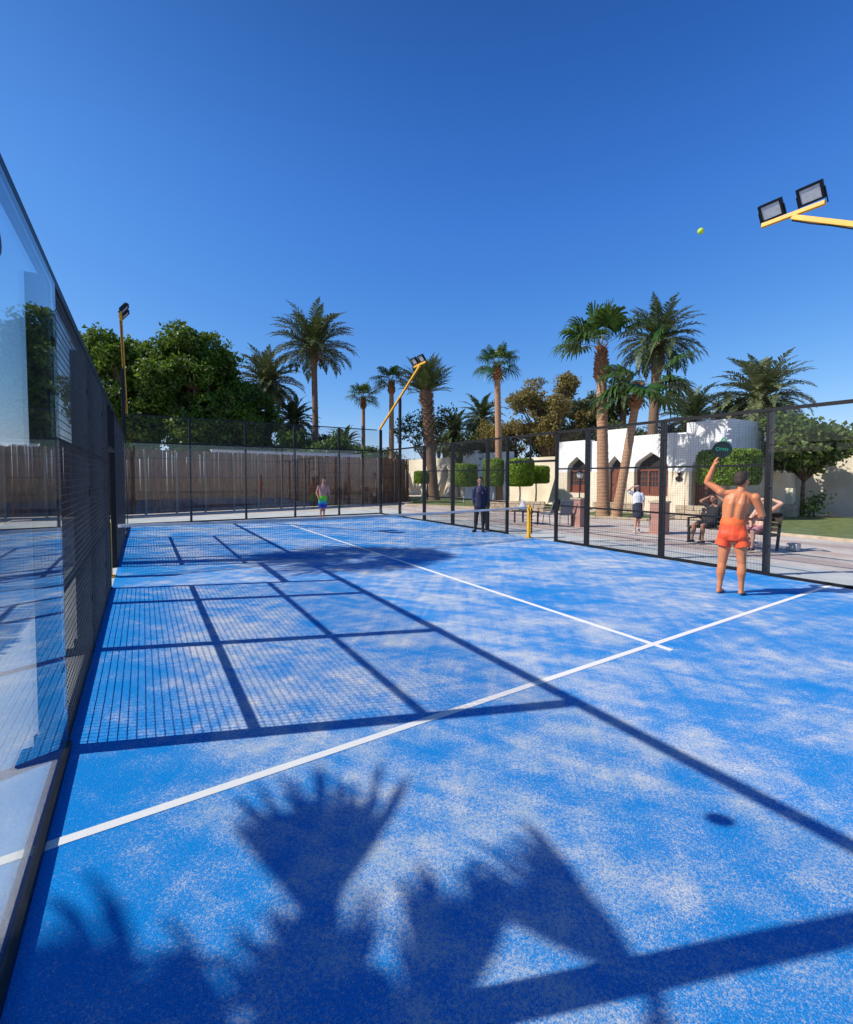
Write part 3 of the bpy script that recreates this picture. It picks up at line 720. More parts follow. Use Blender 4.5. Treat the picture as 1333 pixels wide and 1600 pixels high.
# image right is azimuth about -32 deg, image left 148 deg, towards the camera about 238 deg
fan_palm(18.30, 13.95, 7.75, 2.25, 'biggest fan palm with thick orange trunk, rooted in the grass by the bungalows', 41, 0, .24, bx=.11, by=-.21, bl=1.5, wid=1.45,
    leaves=[(azv(148), R2(12), 1.1, 1.0), (azv(160), R2(30), 1.05, 1.05), (azv(-32), R2(48), 1.0, 1.2), (azv(-40), R2(35), .9, 1.3), (azv(150), R2(75), 1.1, 1.1), (azv(30), R2(70), 1.1, 1.1), (azv(240), R2(55), 1.0, 1.0), (azv(200), R2(20), .9, .9), (azv(140), R2(50), 1.0, 1.0), (azv(300), R2(80), 1.0, 1.2), (azv(60), R2(40), .9, 1.0), (azv(100), R2(15), .9, 1.0)])
fan_palm(18.50, 12.15, 5.75, 2.35, 'leaning fan palm with drooping fronds beside the biggest fan palm', 42, 0, .175, bx=-.48, by=.67, bl=1.0, wid=1.45,
    leaves=[(azv(-32), R2(5), 1.0, 1.1), (azv(-45), R2(38), 1.05, 1.45), (azv(150), R2(-5), .95, .8), (azv(148), R2(-22), .95, .8), (azv(-20), R2(-15), .9, 1.1), (azv(-38), R2(72), .55, 2.0), (azv(230), R2(-12), .8, .7), (azv(60), R2(20), .9, .9), (azv(165), R2(22), .9, .8), (azv(140), R2(40), .8, .8), (azv(120), R2(-10), .9, .9), (azv(-60), R2(10), .9, .9)])
date_palm(33.2, 20.3, 11.9, 3.1, 'tall palm with feathery crown behind the leaning fan palm', 43, M_date, .34, bx=-.35, by=.3, nf=60, lo=-38, group='date palms')
date_palm(34.56, 24.1, 8.6, 2.0, 'date palm half hidden between the biggest fan palm and the leaning one', 44, M_date, .25, nf=44)
date_palm(41.5, 22.0, 6.9, 3.1, 'dark date palm above the white bungalow parapet, left of the racket', 45, M_date, .3, nf=64)
date_palm(36.2, 14.7, 7.2, 3.1, 'wide date palm above the raised racket', 46, M_datel, .32, nf=74)
date_palm(38.5, 17.5, 5.4, 2.8, 'pale drooping date palm between the two right hand date palms', 47, M_datel, .3, nf=54)
date_palm(32.6, 4.0, 4.9, 2.6, 'date palm cut off by the right edge of the photo', 48, M_date, .28, nf=54)
tree('fruit_tree', 26.6, 8.95, 4.5, blobset(r_, 2.1, 3.3, 1.35, 26, .55), 13000, .14, M_fruit, 'round leafy tree with yellowing leaves on the right hand lawn', 49, tr=.09, trunk_top=1.9)
# palms out of the frame whose shadows fall on the court
fan_palm(-3.13, 2.64, 3.9, 1.5, 'fan palm outside the glass whose shadow falls across the foreground turf', 51, 0, .16, bl=.6, spread=.5, wid=.85,
    leaves=[(azv(96), R2(0), 1.35, 1.30, azv(75), .58), (azv(97), R2(0), 1.2, 1.15, azv(86), .35), (azv(14), R2(0), 1.1, 1.0, azv(104), .34), (azv(10), R2(0), .8, .9, azv(88), .15), (azv(127), R2(0), 1.25, 1.4, azv(122), .34), (azv(108), R2(0), .9, .7, azv(120), .6), (azv(80), R2(3), .8, .6, azv(60), .5), (azv(120), R2(5), .8, .9, azv(80), .6), (azv(135), R2(0), .9, 1.0, azv(130), .6),
            (azv(150), R2(0), 1.0, 1.0, azv(160), .8), (azv(140), R2(5), .9, .6, azv(130), .8), (azv(100), R2(0), .8, .4, azv(110), .9), (azv(115), R2(-5), .9, 1.0, azv(140), .5), (azv(165), R2(-5), .9, .9, azv(175), .8),
            (azv(190), R2(-10), .9, .9), (azv(230), R2(-15), .9, .9), (azv(270), R2(-10), .9, .8), (azv(250), R2(-30), .8, .8)])
fan_palm(-5.4, 13.6, 8.7, 1.9, 'fan palm behind the left reed screen shading the turf beyond the net', 52, 24, .2)

# ------------------------------------------------------------------ topiary
def topiary(x, y, z0, z1, rx, ry, label, seed, parts=None, th=.05):
    t = thing('topiary', label, 'topiary', (x, y, 0), 'clipped topiary hedges'); rs = np.random.RandomState(seed)
    m = MB(); m.tube([(x, y, -.05), (x+.05, y, z0*.6), (x, y, z0+.2)], [th*1.2, th, th], 8, cap=False); m.build('trunk', M_trunk_w, t, True)
    # drum with flat-ish top: superellipse profile
    k = int(1500*(rx+ry)*(z1-z0)*2.2)+1200; k = min(k, 12000)
    d = nrmz(rs.normal(size=(k, 3))); s = 1/np.power(np.power(np.abs(d[:, 0])**2+np.abs(d[:, 1])**2, 4.5)+np.abs(d[:, 2])**9, 1/9)
    P = d*s[:, None]*rs.uniform(.93, 1.03, (k, 1)); c = np.array([x, y, (z0+z1)/2]); S = np.array([rx, ry, (z1-z0)/2])
    P = c+P*S; a = nrmz(d*.8+rs.normal(0, .6, (k, 3))); u = nrmz(np.cross(a, rs.normal(size=(k, 3)))); v = np.cross(a, u); q = .06*rs.uniform(.6, 1.3, (k, 1))
    V = np.concatenate([P-v*q, P+u*q*.6, P+v*q, P-u*q*.6]); i = np.arange(k); Fq = np.stack([i, i+k, i+2*k, i+3*k], 1)
    # inner body
    core = MB(); n = 20; zs = [-.9, -.86, -.5, 0, .5, .86, .9]
    for j, zz in enumerate(zs):
        f = .9 if abs(zz) < .89 else .7
        for i2 in range(n):
            aa = 2*math.pi*i2/n; core.v.append((x+math.cos(aa)*rx*f, y+math.sin(aa)*ry*f, c[2]+zz*S[2]))
    for j in range(len(zs)-1):
        for i2 in range(n): a0 = j*n+i2; b0 = j*n+(i2+1) % n; core.f.append((a0, b0, b0+n, a0+n))
    core.add([(x, y, c[2]-.9*S[2]), (x, y, c[2]+.9*S[2])], []); q0 = len(core.v)-2
    for i2 in range(n): core.f.append((q0, (i2+1) % n, i2)); core.f.append((q0+1, (len(zs)-1)*n+i2, (len(zs)-1)*n+(i2+1) % n))
    cv = np.array(core.v); nb = len(V); V = np.concatenate([V, cv])
    qf = [f for f in core.f if len(f) == 4]; tf = [f for f in core.f if len(f) == 3]
    Fq = np.concatenate([Fq, np.array(qf)+nb])
    o = np_mesh('crown', V, Fq, M_hedge, t)
    return t
topiary(16.41, 26.7, 1.35, 2.15, .5, .5, 'smallest drum topiary, by the foot of the leaning palm', 61)
topiary(17.9, 23.9, 1.2, 2.6, .85, .85, 'drum topiary left of the man in the dark tracksuit', 62)
topiary(19.0, 22.3, 1.25, 2.9, .55, .75, 'left half of the big topiary pair against the palm trunk', 63)
topiary(20.2, 21.2, 1.25, 2.9, .85, .85, 'right and broader half of the big topiary pair', 64)
topiary(24.1-1.8, 23.3-1.4, 1.4, 2.5, .85, .85, 'drum topiary nearest the bungalow corner, over the chairs', 65)
topiary(21.7, 10.0, 1.5, 2.95, 1.15, 1.15, 'largest topiary, behind the raised arm of the man in orange shorts', 66, th=.08)

# ------------------------------------------------------------------ lawns, kerbs and low walls
struct('lawn', poly([(17.3, 9.0), (17.3, -12), (27.0, -12), (27.0, 9.6), (21.0, 9.6)], -.05, .03), M_grass)
struct('lawn', poly([(17.4, 15.3), (17.5, 13.4), (18.3, 11.55), (20.4, 11.2), (20.8, 15.3)], -.05, .035), M_grass)
struct('lawn', poly([(14.6, 25.6), (18.3, 17.6), (22.6, 17.0), (22.9, 33.5), (17, 38), (16.6, 28.0)], -.05, .03), M_grass)
def kerb(pts, name='kerb', w_=.14, h=.09, mat=M_stone):
    m = MB()
    for a, b in zip(pts[:-1], pts[1:]): m.bar((*a, h/2-.02), (*b, h/2-.02), w_, h, bev=.01)
    return struct(name, m, mat)
kerb([(17.22, 9.05), (17.22, -12)]); kerb([(17.22, 9.1), (21.0, 9.7)])
kerb([(17.32, 15.3), (17.42, 13.4), (18.25, 11.47), (20.4, 11.12)]); kerb([(14.52, 25.6), (18.25, 17.5), (22.6, 16.9)])
def rubble_wall(a, b, h, label, seed):
    t = thing('stone_wall', label, 'low wall', (a[0], a[1], 0), 'low rubble walls'); rs = random.Random(seed)
    A, B = Vector((*a, 0)), Vector((*b, 0)); L = (B-A).length; d = (B-A).normalized(); m = MB()
    z = 0
    while z < h-.02:
        ch = min(.2, h-z); s0 = rs.uniform(-.3, 0)
        while s0 < L:
            l = rs.uniform(.3, .6); e0, e1 = max(0, s0), min(L, s0+l-.012)
            if e1-e0 > .05:
                q = A+d*(e0+e1)/2; m.bar(A+d*e0+Vector((0, 0, z+ch/2)), A+d*e1+Vector((0, 0, z+ch/2)), .34+rs.uniform(-.03, .03), ch-.01, bev=.02)
            s0 += l
        z += ch
    m.build('masonry', M_stone, t); return t
rubble_wall((17.6, 16.6), (16.0, 18.9), .55, 'low sandstone wall behind the empty chairs', 1)
rubble_wall((20.6, 16.0), (21.2, 13.9), .5, 'low sandstone wall by the bungalow window behind the girl', 2)
rubble_wall((19.9, 11.2), (20.4, 9.7), .6, 'low sandstone wall beside the bench sitters', 3)
st = thing('stone_planter', 'square stone block with small pedestal under the fruit tree', 'planter', (26.2, 9.6, 0))
MB().box((25.3, 9.0, .28), (.55, .55, .6), bev=.03).build('block', M_stone, st); MB().box((25.3, 9.0, .95), (.3, .3, .74), bev=.03).build('pedestal', M_cream, st)
tree('flower_bush', 25.9, 8.3, 1.3, [(0, 0, .6, .3, .3, .3), (.2, -.2, .9, .22, .22, .22), (-.2, .2, .4, .3, .3, .22)], 350, .08, M_bush, 'small leafy shrub at the foot of the fruit tree', 71, 'bush', tr=.03, limbs=False, trunk_top=.7)

# ------------------------------------------------------------------ buildings
def arch_pts(y0, y1, z0, z1, spring):
    """keel arch outline, (y,z), counter-clockwise seen from -X"""
    w_ = y1-y0; c = (y0+y1)/2; s = spring
    L = [(y0, z0), (y0, s)]
    for f, g in ((.01, .22), (.05, .40), (.13, .55), (.24, .68)): L.append((y0+w_*f, s+(z1-s)*(g+.12*0)))
    L.append((c, z1))
    for f, g in ((.24, .68), (.13, .55), (.05, .40), (.01, .22)): L.append((y1-w_*f, s+(z1-s)*g))
    L += [(y1, s), (y1, z0)]
    return L
def wall_section(X, y0, y1, ztop, holes, thick, parent, mat=None, name='wall', slope=None):
    bm = bmesh.new(); loops = []
    outer = [(y0, -.1), (y1, -.1), (y1, ztop), (y0, ztop)]
    def addloop(pts):
        vs = [bm.verts.new((X, y, z)) for y, z in pts]; es = [bm.edges.new((vs[i], vs[(i+1) % len(vs)])) for i in range(len(vs))]; return es
    es = addloop(outer)
    for h in holes: es += addloop(h)
    bmesh.ops.triangle_fill(bm, use_beauty=True, use_dissolve=False, edges=es)
    for f in bm.faces:
        if f.normal.x > 0: f.normal_flip()
    # drop any triangle that fell inside a hole
    def inside(p, H):
        c = False; n = len(H)
        for i in range(n):
            (a, b), (c2, d2) = H[i], H[(i+1) % n]
            if (b > p[1]) != (d2 > p[1]) and p[0] < (c2-a)*(p[1]-b)/(d2-b+1e-12)+a: c = not c
        return c
    bad = [f for f in bm.faces if any(inside((f.calc_center_median().y, f.calc_center_median().z), H) for H in holes)]
    if bad: bmesh.ops.delete(bm, geom=bad, context='FACES_ONLY')
    r = bmesh.ops.extrude_face_region(bm, geom=bm.faces[:])
    for g in r['geom']:
        if isinstance(g, bmesh.types.BMVert): g.co.x += thick
    bmesh.ops.recalc_face_normals(bm, faces=bm.faces[:])
    me = bpy.data.meshes.new(name); bm.to_mesh(me); bm.free()
    return link(name, me, mat or M_wall, parent)
def arch_fill(name, X, pts, mat, parent, thick=.04):
    m = MB(); n = len(pts); vs = [(X, y, z) for y, z in pts]+[(X+thick, y, z) for y, z in pts]
    m.add(vs, [tuple(range(n)), tuple(range(n, 2*n))[::-1]]+[(i, i+n, (i+1) % n+n, (i+1) % n) for i in range(n)]); return m.build(name, mat, parent)
def timber_window(X, y0, y1, z0, z1, sp, parent, leaves=2):
    pts = arch_pts(y0+.01, y1-.01, z0, z1-.01, sp); fanl = arch_fill('fanlight', X+.46, pts, M_dark, parent)
    f = MB(); zt = sp+.02
    for z in (z0+.05, zt): f.box2((X+.30, y0+.01, z-.05), (X+.42, y1-.01, z+.05))
    n = leaves*1
    for i in range(n+1): y = y0+.05+(y1-y0-.1)*i/n; f.box2((X+.305, y-.05, z0+.1), (X+.415, y+.05, zt-.05))
    fo = f.build('window', M_wood, parent)
    for i in range(n):
        a = y0+.1+(y1-y0-.1)*i/n; b = y0+(y1-y0-.1)*(i+1)/n
        MB().box2((X+.37, a, z0+.5), (X+.38, b, zt-.05)).build('pane', M_pane, fo)
        l = MB(); l.box2((X+.35, a, z0+.1), (X+.40, b, z0+.5))
        for k in range(1, 3): yy = a+(b-a)*k/3; l.box2((X+.345, yy-.018, z0+.5), (X+.39, yy+.018, zt-.05))
        for k in range(1, 3): zz = z0+.5+(zt-z0-.55)*k/3; l.box2((X+.342, a, zz-.018), (X+.392, b, zz+.018))
        l.build('lattice', M_wood, fo)
def timber_door(X, y0, y1, z1, sp, parent):
    arch_fill('fanlight', X+.46, arch_pts(y0+.01, y1-.01, 0, z1-.01, sp), M_dark, parent)
    m = MB(); m.box2((X+.34, y0+.02, 0), (X+.42, y1-.02, sp+.1))
    for a, b in ((y0+.12, (y0+y1)/2-.05), ((y0+y1)/2+.05, y1-.12)):
        for z0_, z1_ in ((.15, .8), (.95, 1.25), (1.4, sp-.05)): m.box((X+.335, (a+b)/2, (z0_+z1_)/2), (.03, b-a, z1_-z0_), bev=.01)
    d = m.build('door', M_wood, parent); MB().box((X+.30, (y0+y1)/2+.06, 1.05), (.05, .03, .14), bev=.005).build('handle', M_tape, d)
b1 = thing('bungalow', 'white bungalow with cream base, keel arches and red brown doors behind the big fan palms', 'building', (23, 15.5, 0))
X0 = 23.0
w1 = arch_pts(18.45, 19.9, .82, 3.05, 2.15); d2 = arch_pts(16.0, 17.0, 0.0, 3.0, 2.15); w3 = arch_pts(13.4, 15.3, .8, 3.12, 2.15); d4 = arch_pts(10.95, 12.15, 0.0, 3.02, 2.15)
wall_section(X0, 18.25, 20.64, 4.02, [w1], .5, b1)
wall_section(X0+.18, 17.25, 18.249, 3.92, [], .4, b1)
wall_section(X0-.12, 15.75, 17.249, 4.48, [[(y, z-.0) for y, z in d2]] if False else [], .001, b1) if False else None
wall_section(X0-.02, 15.75, 17.249, 4.48, [arch_pts(16.0, 17.0, .001, 3.0, 2.15)], .52, b1)
wall_section(X0+.02, 13.2, 15.749, 4.03, [w3], .5, b1)
wall_section(X0+.16, 12.45, 13.199, 3.95, [], .4, b1)
wall_section(X0-.1, 10.44, 12.449, 4.45, [arch_pts(10.95, 12.15, .001, 3.02, 2.15)], .6, b1)
timber_window(X0, 18.45, 19.9, .82, 3.05, 2.15, b1, 2); timber_window(X0+.02, 13.4, 15.3, .8, 3.12, 2.15, b1, 3)
timber_door(X0, 16.0, 17.0, 3.0, 2.15, b1); timber_door(X0-.1, 10.95, 12.15, 3.02, 2.15, b1)
m = MB(); m.box2((X0+.6, 10.46, 0), (X0+7, 20.6, 3.6)); m.build('body', M_wall, b1)
m = MB(); m.box2((X0+.55, 10.45, 3.601), (X0+3.2, 10.75, 4.449)); m.box2((X0+2.0, 11.2, 3.601), (X0+5.5, 15, 4.2)); m.build('parapet', M_white, b1)
def wedge(y0, y1, X, flare, z, parent):   # pier that flares to the ground
    m = MB(); m.add([(X-.10-flare, y0-.03, -.05), (X-.10-flare, y1+.03, -.05), (X+.02, y1, -.05), (X+.02, y0, -.05), (X-.09, y0, z), (X-.09, y1, z), (X+.02, y1, z), (X+.02, y0, z)], [(0, 1, 5, 4), (1, 2, 6, 5), (2, 3, 7, 6), (3, 0, 4, 7), (4, 5, 6, 7)]); return m.build('pier', M_wall, parent)
wedge(17.3, 18.2, X0+.18, .22, 2.12, b1); wedge(12.5, 13.15, X0+.16, .25, 2.12, b1)
m = MB(); m.add([(X0-.05, 20.64, -.05), (X0+.5, 20.64, -.05), (X0+.5, 21.5, -.05), (X0-.05, 21.5, -.05), (X0-.05, 20.64, 2.12), (X0+.5, 20.64, 2.12), (X0+.5, 20.72, 2.12), (X0-.05, 20.72, 2.12)], [(0, 1, 5, 4), (1, 2, 6, 5), (2, 3, 7, 6), (3, 0, 4, 7), (4, 5, 6, 7)]); m.build('buttress', M_wall, b1)
hs_ = MB().disc((X0-.03, 12.82, 1.72), .13, (-1, 0, 0), .03, rx=.17); hs_.build('number_plaque', M_dark, b1)
ll_ = MB(); ll_.box((X0+.0, 12.82, 2.0), (.14, .14, .06), bev=.01); ll_.box((X0+.0, 12.82, 1.93), (.1, .1, .1), bev=.02); ll_.build('wall_lamp', M_dark, b1)

b2 = thing('far_building', 'distant cream and white building with dark pointed arches behind the drum topiaries', 'building', (24, 30, 0))
wall_section(24.0, 34.3, 42.5, 3.55, [arch_pts(36.2, 37.6, .0011, 2.6, 1.8)], .6, b2, M_cream)
wall_section(24.25, 31.9, 34.299, 3.5, [], .5, b2, M_cream); wall_section(23.7, 30.2, 31.899, 4.0, [], .6, b2, M_white)
wall_section(24.2, 26.6, 30.199, 3.75, [arch_pts(28.9, 29.9, .5, 2.75, 2.0), arch_pts(27.3, 28.4, .5, 2.75, 2.0)], .5, b2, M_white)
wall_section(24.25, 21.7, 26.599, 3.2, [], .5, b2, M_cream)
arch_fill('window', 24.55, arch_pts(28.9, 29.9, .5, 2.74, 2.0), M_dark, b2); arch_fill('window', 24.55, arch_pts(27.3, 28.4, .5, 2.74, 2.0), M_dark, b2); arch_fill('niche', 24.3, arch_pts(36.2, 37.6, .01, 2.6, 1.8), M_cream, b2)
MB().box2((24.8, 21.8, 0), (30, 42.4, 3.0)).build('body', M_cream, b2)
# pale curved buttresses on the far wall
for yy in (35.2, 33.6):
    m = MB(); m.add([(23.0, yy-.4, -.05), (23.0, yy+.4, -.05), (24.1, yy+.4, -.05), (24.1, yy-.4, -.05), (23.9, yy-.3, 2.9), (23.9, yy+.3, 2.9), (24.1, yy+.3, 2.9), (24.1, yy-.3, 2.9)], [(0, 1, 5, 4), (1, 2, 6, 5), (2, 3, 7, 6), (3, 0, 4, 7), (4, 5, 6, 7)]); m.build('buttress', M_cream, b2)
b3 = thing('villa', 'cream and white villa behind the round fruit tree at the right edge', 'building', (29, 4, 0))
wall_section(30.0, 5.6, 10.6, 3.2, [], .5, b3, M_cream); wall_section(29.7, -6.0, 5.599, 3.3, [arch_pts(2.2, 3.3, .001, 2.5, 1.9)], .5, b3, M_white)
arch_fill('door', 30.0, arch_pts(2.2, 3.3, .001, 2.5, 1.9), M_wood_d, b3)
MB().box2((30.5, -6, 0), (40, 10.4, 3.1)).build('body', M_cream, b3)
m = MB(); m.box2((32.0, -2.0, 3.101), (39, 7.2, 5.0)); m.build('upper_storey', M_white, b3)
m = MB(); m.add([(30.9, 3.0, 5.0), (30.9, -6, 5.0), (36, -6, 5.0), (36, 3.0, 5.0), (33, 2.4, 6.6), (33, -6, 6.6)], [(0, 1, 5, 4), (1, 2, 5), (2, 3, 4, 5), (3, 0, 4)]); m.build('roof', M_white, b3)
m = MB(); m.ell((31.4, 9.4, 3.9), (.55, .55, .6)); m.build('dome', M_white, b3, True)
m = MB(); m.box2((30.55, 7.3, 3.101), (33.0, 10.3, 3.85)); m.build('parapet', M_cream, b3)

# ------------------------------------------------------------------ street furniture
def pillar(x, y, h, label, lamp):
    t = thing('brick_pillar', label, 'pillar', (x, y, 0), 'pink brick pillars by the pavement')
    MB().box((x, y, h/2-.02), (.42, .42, h), bev=.01).build('shaft', M_brick, t); MB().box((x, y, h+.0), (.48, .48, .06), bev=.012).build('cap', M_stone, t)
    if lamp:
        m = MB(); m.tube([(x, y, h), (x, y, h+.75)], [.022, .018], 8); m.box((x, y, h+.03), (.12, .12, .03)); m.build('lamp_stem', M_black, t)
        m = MB(); m.tube([(x, y, h+.74), (x, y, h+.78), (x, y, h+.92)], [.05, .09, .12], 8, cap=False); q = m.build('lantern', simple('frosted_glass', (.6, .6, .56), rough=.3), t)
        m = MB(); m.tube([(x, y, h+.92), (x, y, h+.96), (x, y, h+1.05)], [.15, .13, .02], 8, cap=False); m.build('lantern_cap', M_black, q)
    return t
pillar(13.84, 11.35, 1.0, 'pink brick pillar carrying a small lantern, left of the big palm trunk', True)
pillar(14.36, 8.62, 1.0, 'pink brick pillar without lantern, half hidden by the fence post right of the girl', False)

def bench():
    t = thing('bench', 'dark wooden bench with two people sitting on it behind the man in orange shorts', 'bench', (13.3, 6.1, 0))
    A = Vector((13.55, 7.15, 0)); B = Vector((13.15, 5.05, 0)); d = (B-A).normalized(); n = Vector((-d.y, d.x, 0)); n = n if n.x > 0 else -n  # n = backwards
    m = MB()
    for k in range(5): o = n*(k*.1-.22)+Vector((0, 0, .42)); m.bar(A+o, B+o, .085, .03, bev=.004)
    m.build('seat', M_wood_d, t); m = MB()
    for k in range(4): o = n*(.24+.035*k)+Vector((0, 0, .52+.115*k)); m.bar(A+o, B+o, .025, .085, bev=.004)
    m.build('backrest', M_wood_d, t)
    for P in (A+d*.06, B-d*.06, (A+B)/2):
        m = MB(); m.bar(P-n*.22, P-n*.22+Vector((0, 0, .41)), .06, .06, bev=.004); m.bar(P+n*.24, P+n*.36+Vector((0, 0, .92)), .055, .06, bev=.004); m.bar(P-n*.24+Vector((0, 0, .385)), P+n*.26+Vector((0, 0, .385)), .05, .05); m.build('leg', M_black, t)
    for P in (A+d*.04, B-d*.04):
        m = MB(); m.bar(P-n*.24+Vector((0, 0, .66)), P+n*.3+Vector((0, 0, .66)), .06, .035, bev=.005); m.bar(P-n*.22+Vector((0, 0, .42)), P-n*.22+Vector((0, 0, .66)), .045, .045); m.build('armrest', M_black, t)
    return A, B, d, n
BA, BB, Bd, Bn = bench()
M_chair = simple('grey_sling', (.20, .23, .26), (.15, .17, .2), rough=.7)
def chair(x, y, rz, label):
    t = thing('chair', label, 'chair', (x, y, 0), 'grey garden chairs by the pavement'); R = Matrix.Rotation(rz, 3, 'Z'); P = lambda a, b, c: Vector((x, y, 0))+R @ Vector((a, b, c))
    def slab(name, pts, th, mat):
        m = MB(); m.bar(P(*pts[0]), P(*pts[1]), .44, th, up=tuple(R @ Vector(pts[2])), bev=.006); m.build(name, mat, t)
    slab('seat', ((0, -.22, .43), (0, .22, .42), (0, 0, 1)), .03, M_chair); slab('backrest', ((0, .22, .46), (0, .38, .95), (0, -1, .3)), .025, M_chair)
    for sx in (-1, 1):
        for sy in (-1, 1):
            m = MB(); m.tube([P(sx*.22, sy*.2, .43), P(sx*.24, sy*.25, 0)], [.014, .013], 7, cap=False); m.build('leg', M_black, t)
        m = MB(); m.tube([P(sx*.24, -.24, .43), P(sx*.25, -.22, .64), P(sx*.25, .26, .66)], [.013]*3, 7, cap=False); m.build('armrest', M_black, t)
    return t
chair(12.95, 12.1, R2(200), 'grey chair with a black jacket over its back beside the low table')
chair(13.5, 11.75, R2(150), 'grey garden chair between the jacket chair and the brick pillar')
jk = MB()
Rj = Matrix.Rotation(R2(200), 3, 'Z')
for k in range(6):
    pass
jp = Vector((12.95, 12.1, 0)); jk.bar(jp+Rj @ Vector((0, .30, .62)), jp+Rj @ Vector((0, .41, .99)), .42, .07, up=tuple(Rj @ Vector((0, -1, .3))), bev=.03); jk.bar(jp+Rj @ Vector((-.2, .33, .55)), jp+Rj @ Vector((-.2, .40, .93)), .1, .1, bev=.04)
tag(jk.build('jacket', simple('black_cloth', (.015, .015, .018), rough=.9), None, True), 'black jacket hung over the back of a grey chair', 'jacket')
tb = thing('table', 'low dark brown table carrying a white bag, just beyond the net', 'table', (12.9, 13.1, 0))
MB().box((12.9, 13.1, .46), (.55, .95, .045), bev=.008).build('table_top', M_wood_d, tb)
for sx in (-1, 1):
    for sy in (-1, 1): MB().bar((12.9+sx*.22, 13.1+sy*.4, 0), (12.9+sx*.22, 13.1+sy*.4, .44), .05, .05).build('leg', M_wood_d, tb)
bg_ = MB(); bg_.tube([(12.9, 13.3, .50), (12.9, 13.3, .60), (12.91, 13.3, .72), (12.9, 13.3, .80)], [(.18, .1), (.19, .11), (.13, .08), (.05, .04)], 12, wdir=(0, 1, 0))
hb = thing('bag', 'crumpled white plastic bag with handles standing on the low table', 'bag', (12.9, 13.3, .48))
bg_.build('bag_body', M_tape, hb, True)
for s_ in (-1, 1): MB().tube([(12.9, 13.3+s_*.05, .78), (12.9, 13.3+s_*.08, .88), (12.9, 13.3+s_*.02, .90)], [.012]*3, 6).build('handle', M_tape, hb, True)
bx = thing('speaker_box', 'small pale box lying on the pavement right of the thick fence post', 'box', (13.62, 5.06, 0))
bx.location = (13.9, 4.9, 0)
MB().box((13.9, 4.9, .09), (.26, .22, .17), bev=.02).build('case', simple('grey_plastic', (.42, .43, .44), rough=.5), bx); MB().disc((13.79, 4.85, .09), .06, (-1, -.1, 0), .03).build('front', M_tape, bx)

# ------------------------------------------------------------------ people
M_skin_t = simple('tanned_skin', (.66, .235, .095), (.54, .175, .065), rough=.5, scale=7, bmp=.05)
M_skin_p = simple('fair_skin', (.62, .36, .26), (.52, .28, .19), rough=.5, scale=7)
M_skin_r = simple('sunburnt_skin', (.66, .30, .22), (.56, .23, .16), rough=.5, scale=5)
M_skin_b = simple('brown_skin', (.36, .18, .11), (.30, .14, .085), rough=.5, scale=7)
M_hair = simple('dark_hair', (.022, .014, .010), (.010, .007, .005), rough=.6, scale=60, bmp=.6, bscale=120)
M_hairb = simple('brown_hair', (.06, .032, .018), (.03, .017, .010), rough=.6, scale=60, bmp=.6, bscale=120)
M_orange = simple('orange_swim_cloth', (.92, .125, .03), (.80, .07, .018), rough=.6, scale=5, bmp=1.0, bscale=11, stretch=(1, 1, .45))
M_navy = simple('navy_tracksuit', (.011, .012, .055), (.006, .007, .032), rough=.65, scale=6, bmp=.5, bscale=12)
M_trousers = simple('black_trousers', (.012, .013, .02), rough=.7)
M_whitec = simple('white_cotton', (.76, .77, .82), (.62, .64, .72), rough=.85, scale=8, bmp=.4, bscale=15)
M_skirt = simple('navy_skirt', (.022, .026, .055), rough=.8)
M_blackc = simple('black_tee', (.014, .014, .018), rough=.85)
M_pink = simple('pink_cloth', (.50, .22, .24), (.4, .17, .18), rough=.8)
M_eye = simple('eye', (.02, .014, .01), rough=.2)
M_lip = simple('lip', (.30, .09, .07), rough=.5)

def remesh(mb, name, mat, parent, vox, sm=4):
    me = bpy.data.meshes.new('tmp'); me.from_pydata(mb.v, [], mb.f); me.update()
    bm = bmesh.new(); bm.from_mesh(me); bmesh.ops.recalc_face_normals(bm, faces=bm.faces[:]); bm.to_mesh(me); bm.free()
    o = bpy.data.objects.new('tmp', me); C.objects.link(o)
    r = o.modifiers.new('r', 'REMESH'); r.mode = 'VOXEL'; r.voxel_size = vox
    s = o.modifiers.new('s', 'SMOOTH'); s.factor = .5; s.iterations = sm
    dg = bpy.context.evaluated_depsgraph_get(); ev = o.evaluated_get(dg)
    out = bpy.data.meshes.new_from_object(ev); out.name = name
    bpy.data.objects.remove(o); bpy.data.meshes.remove(me)
    return link(name, out, mat, parent, True)

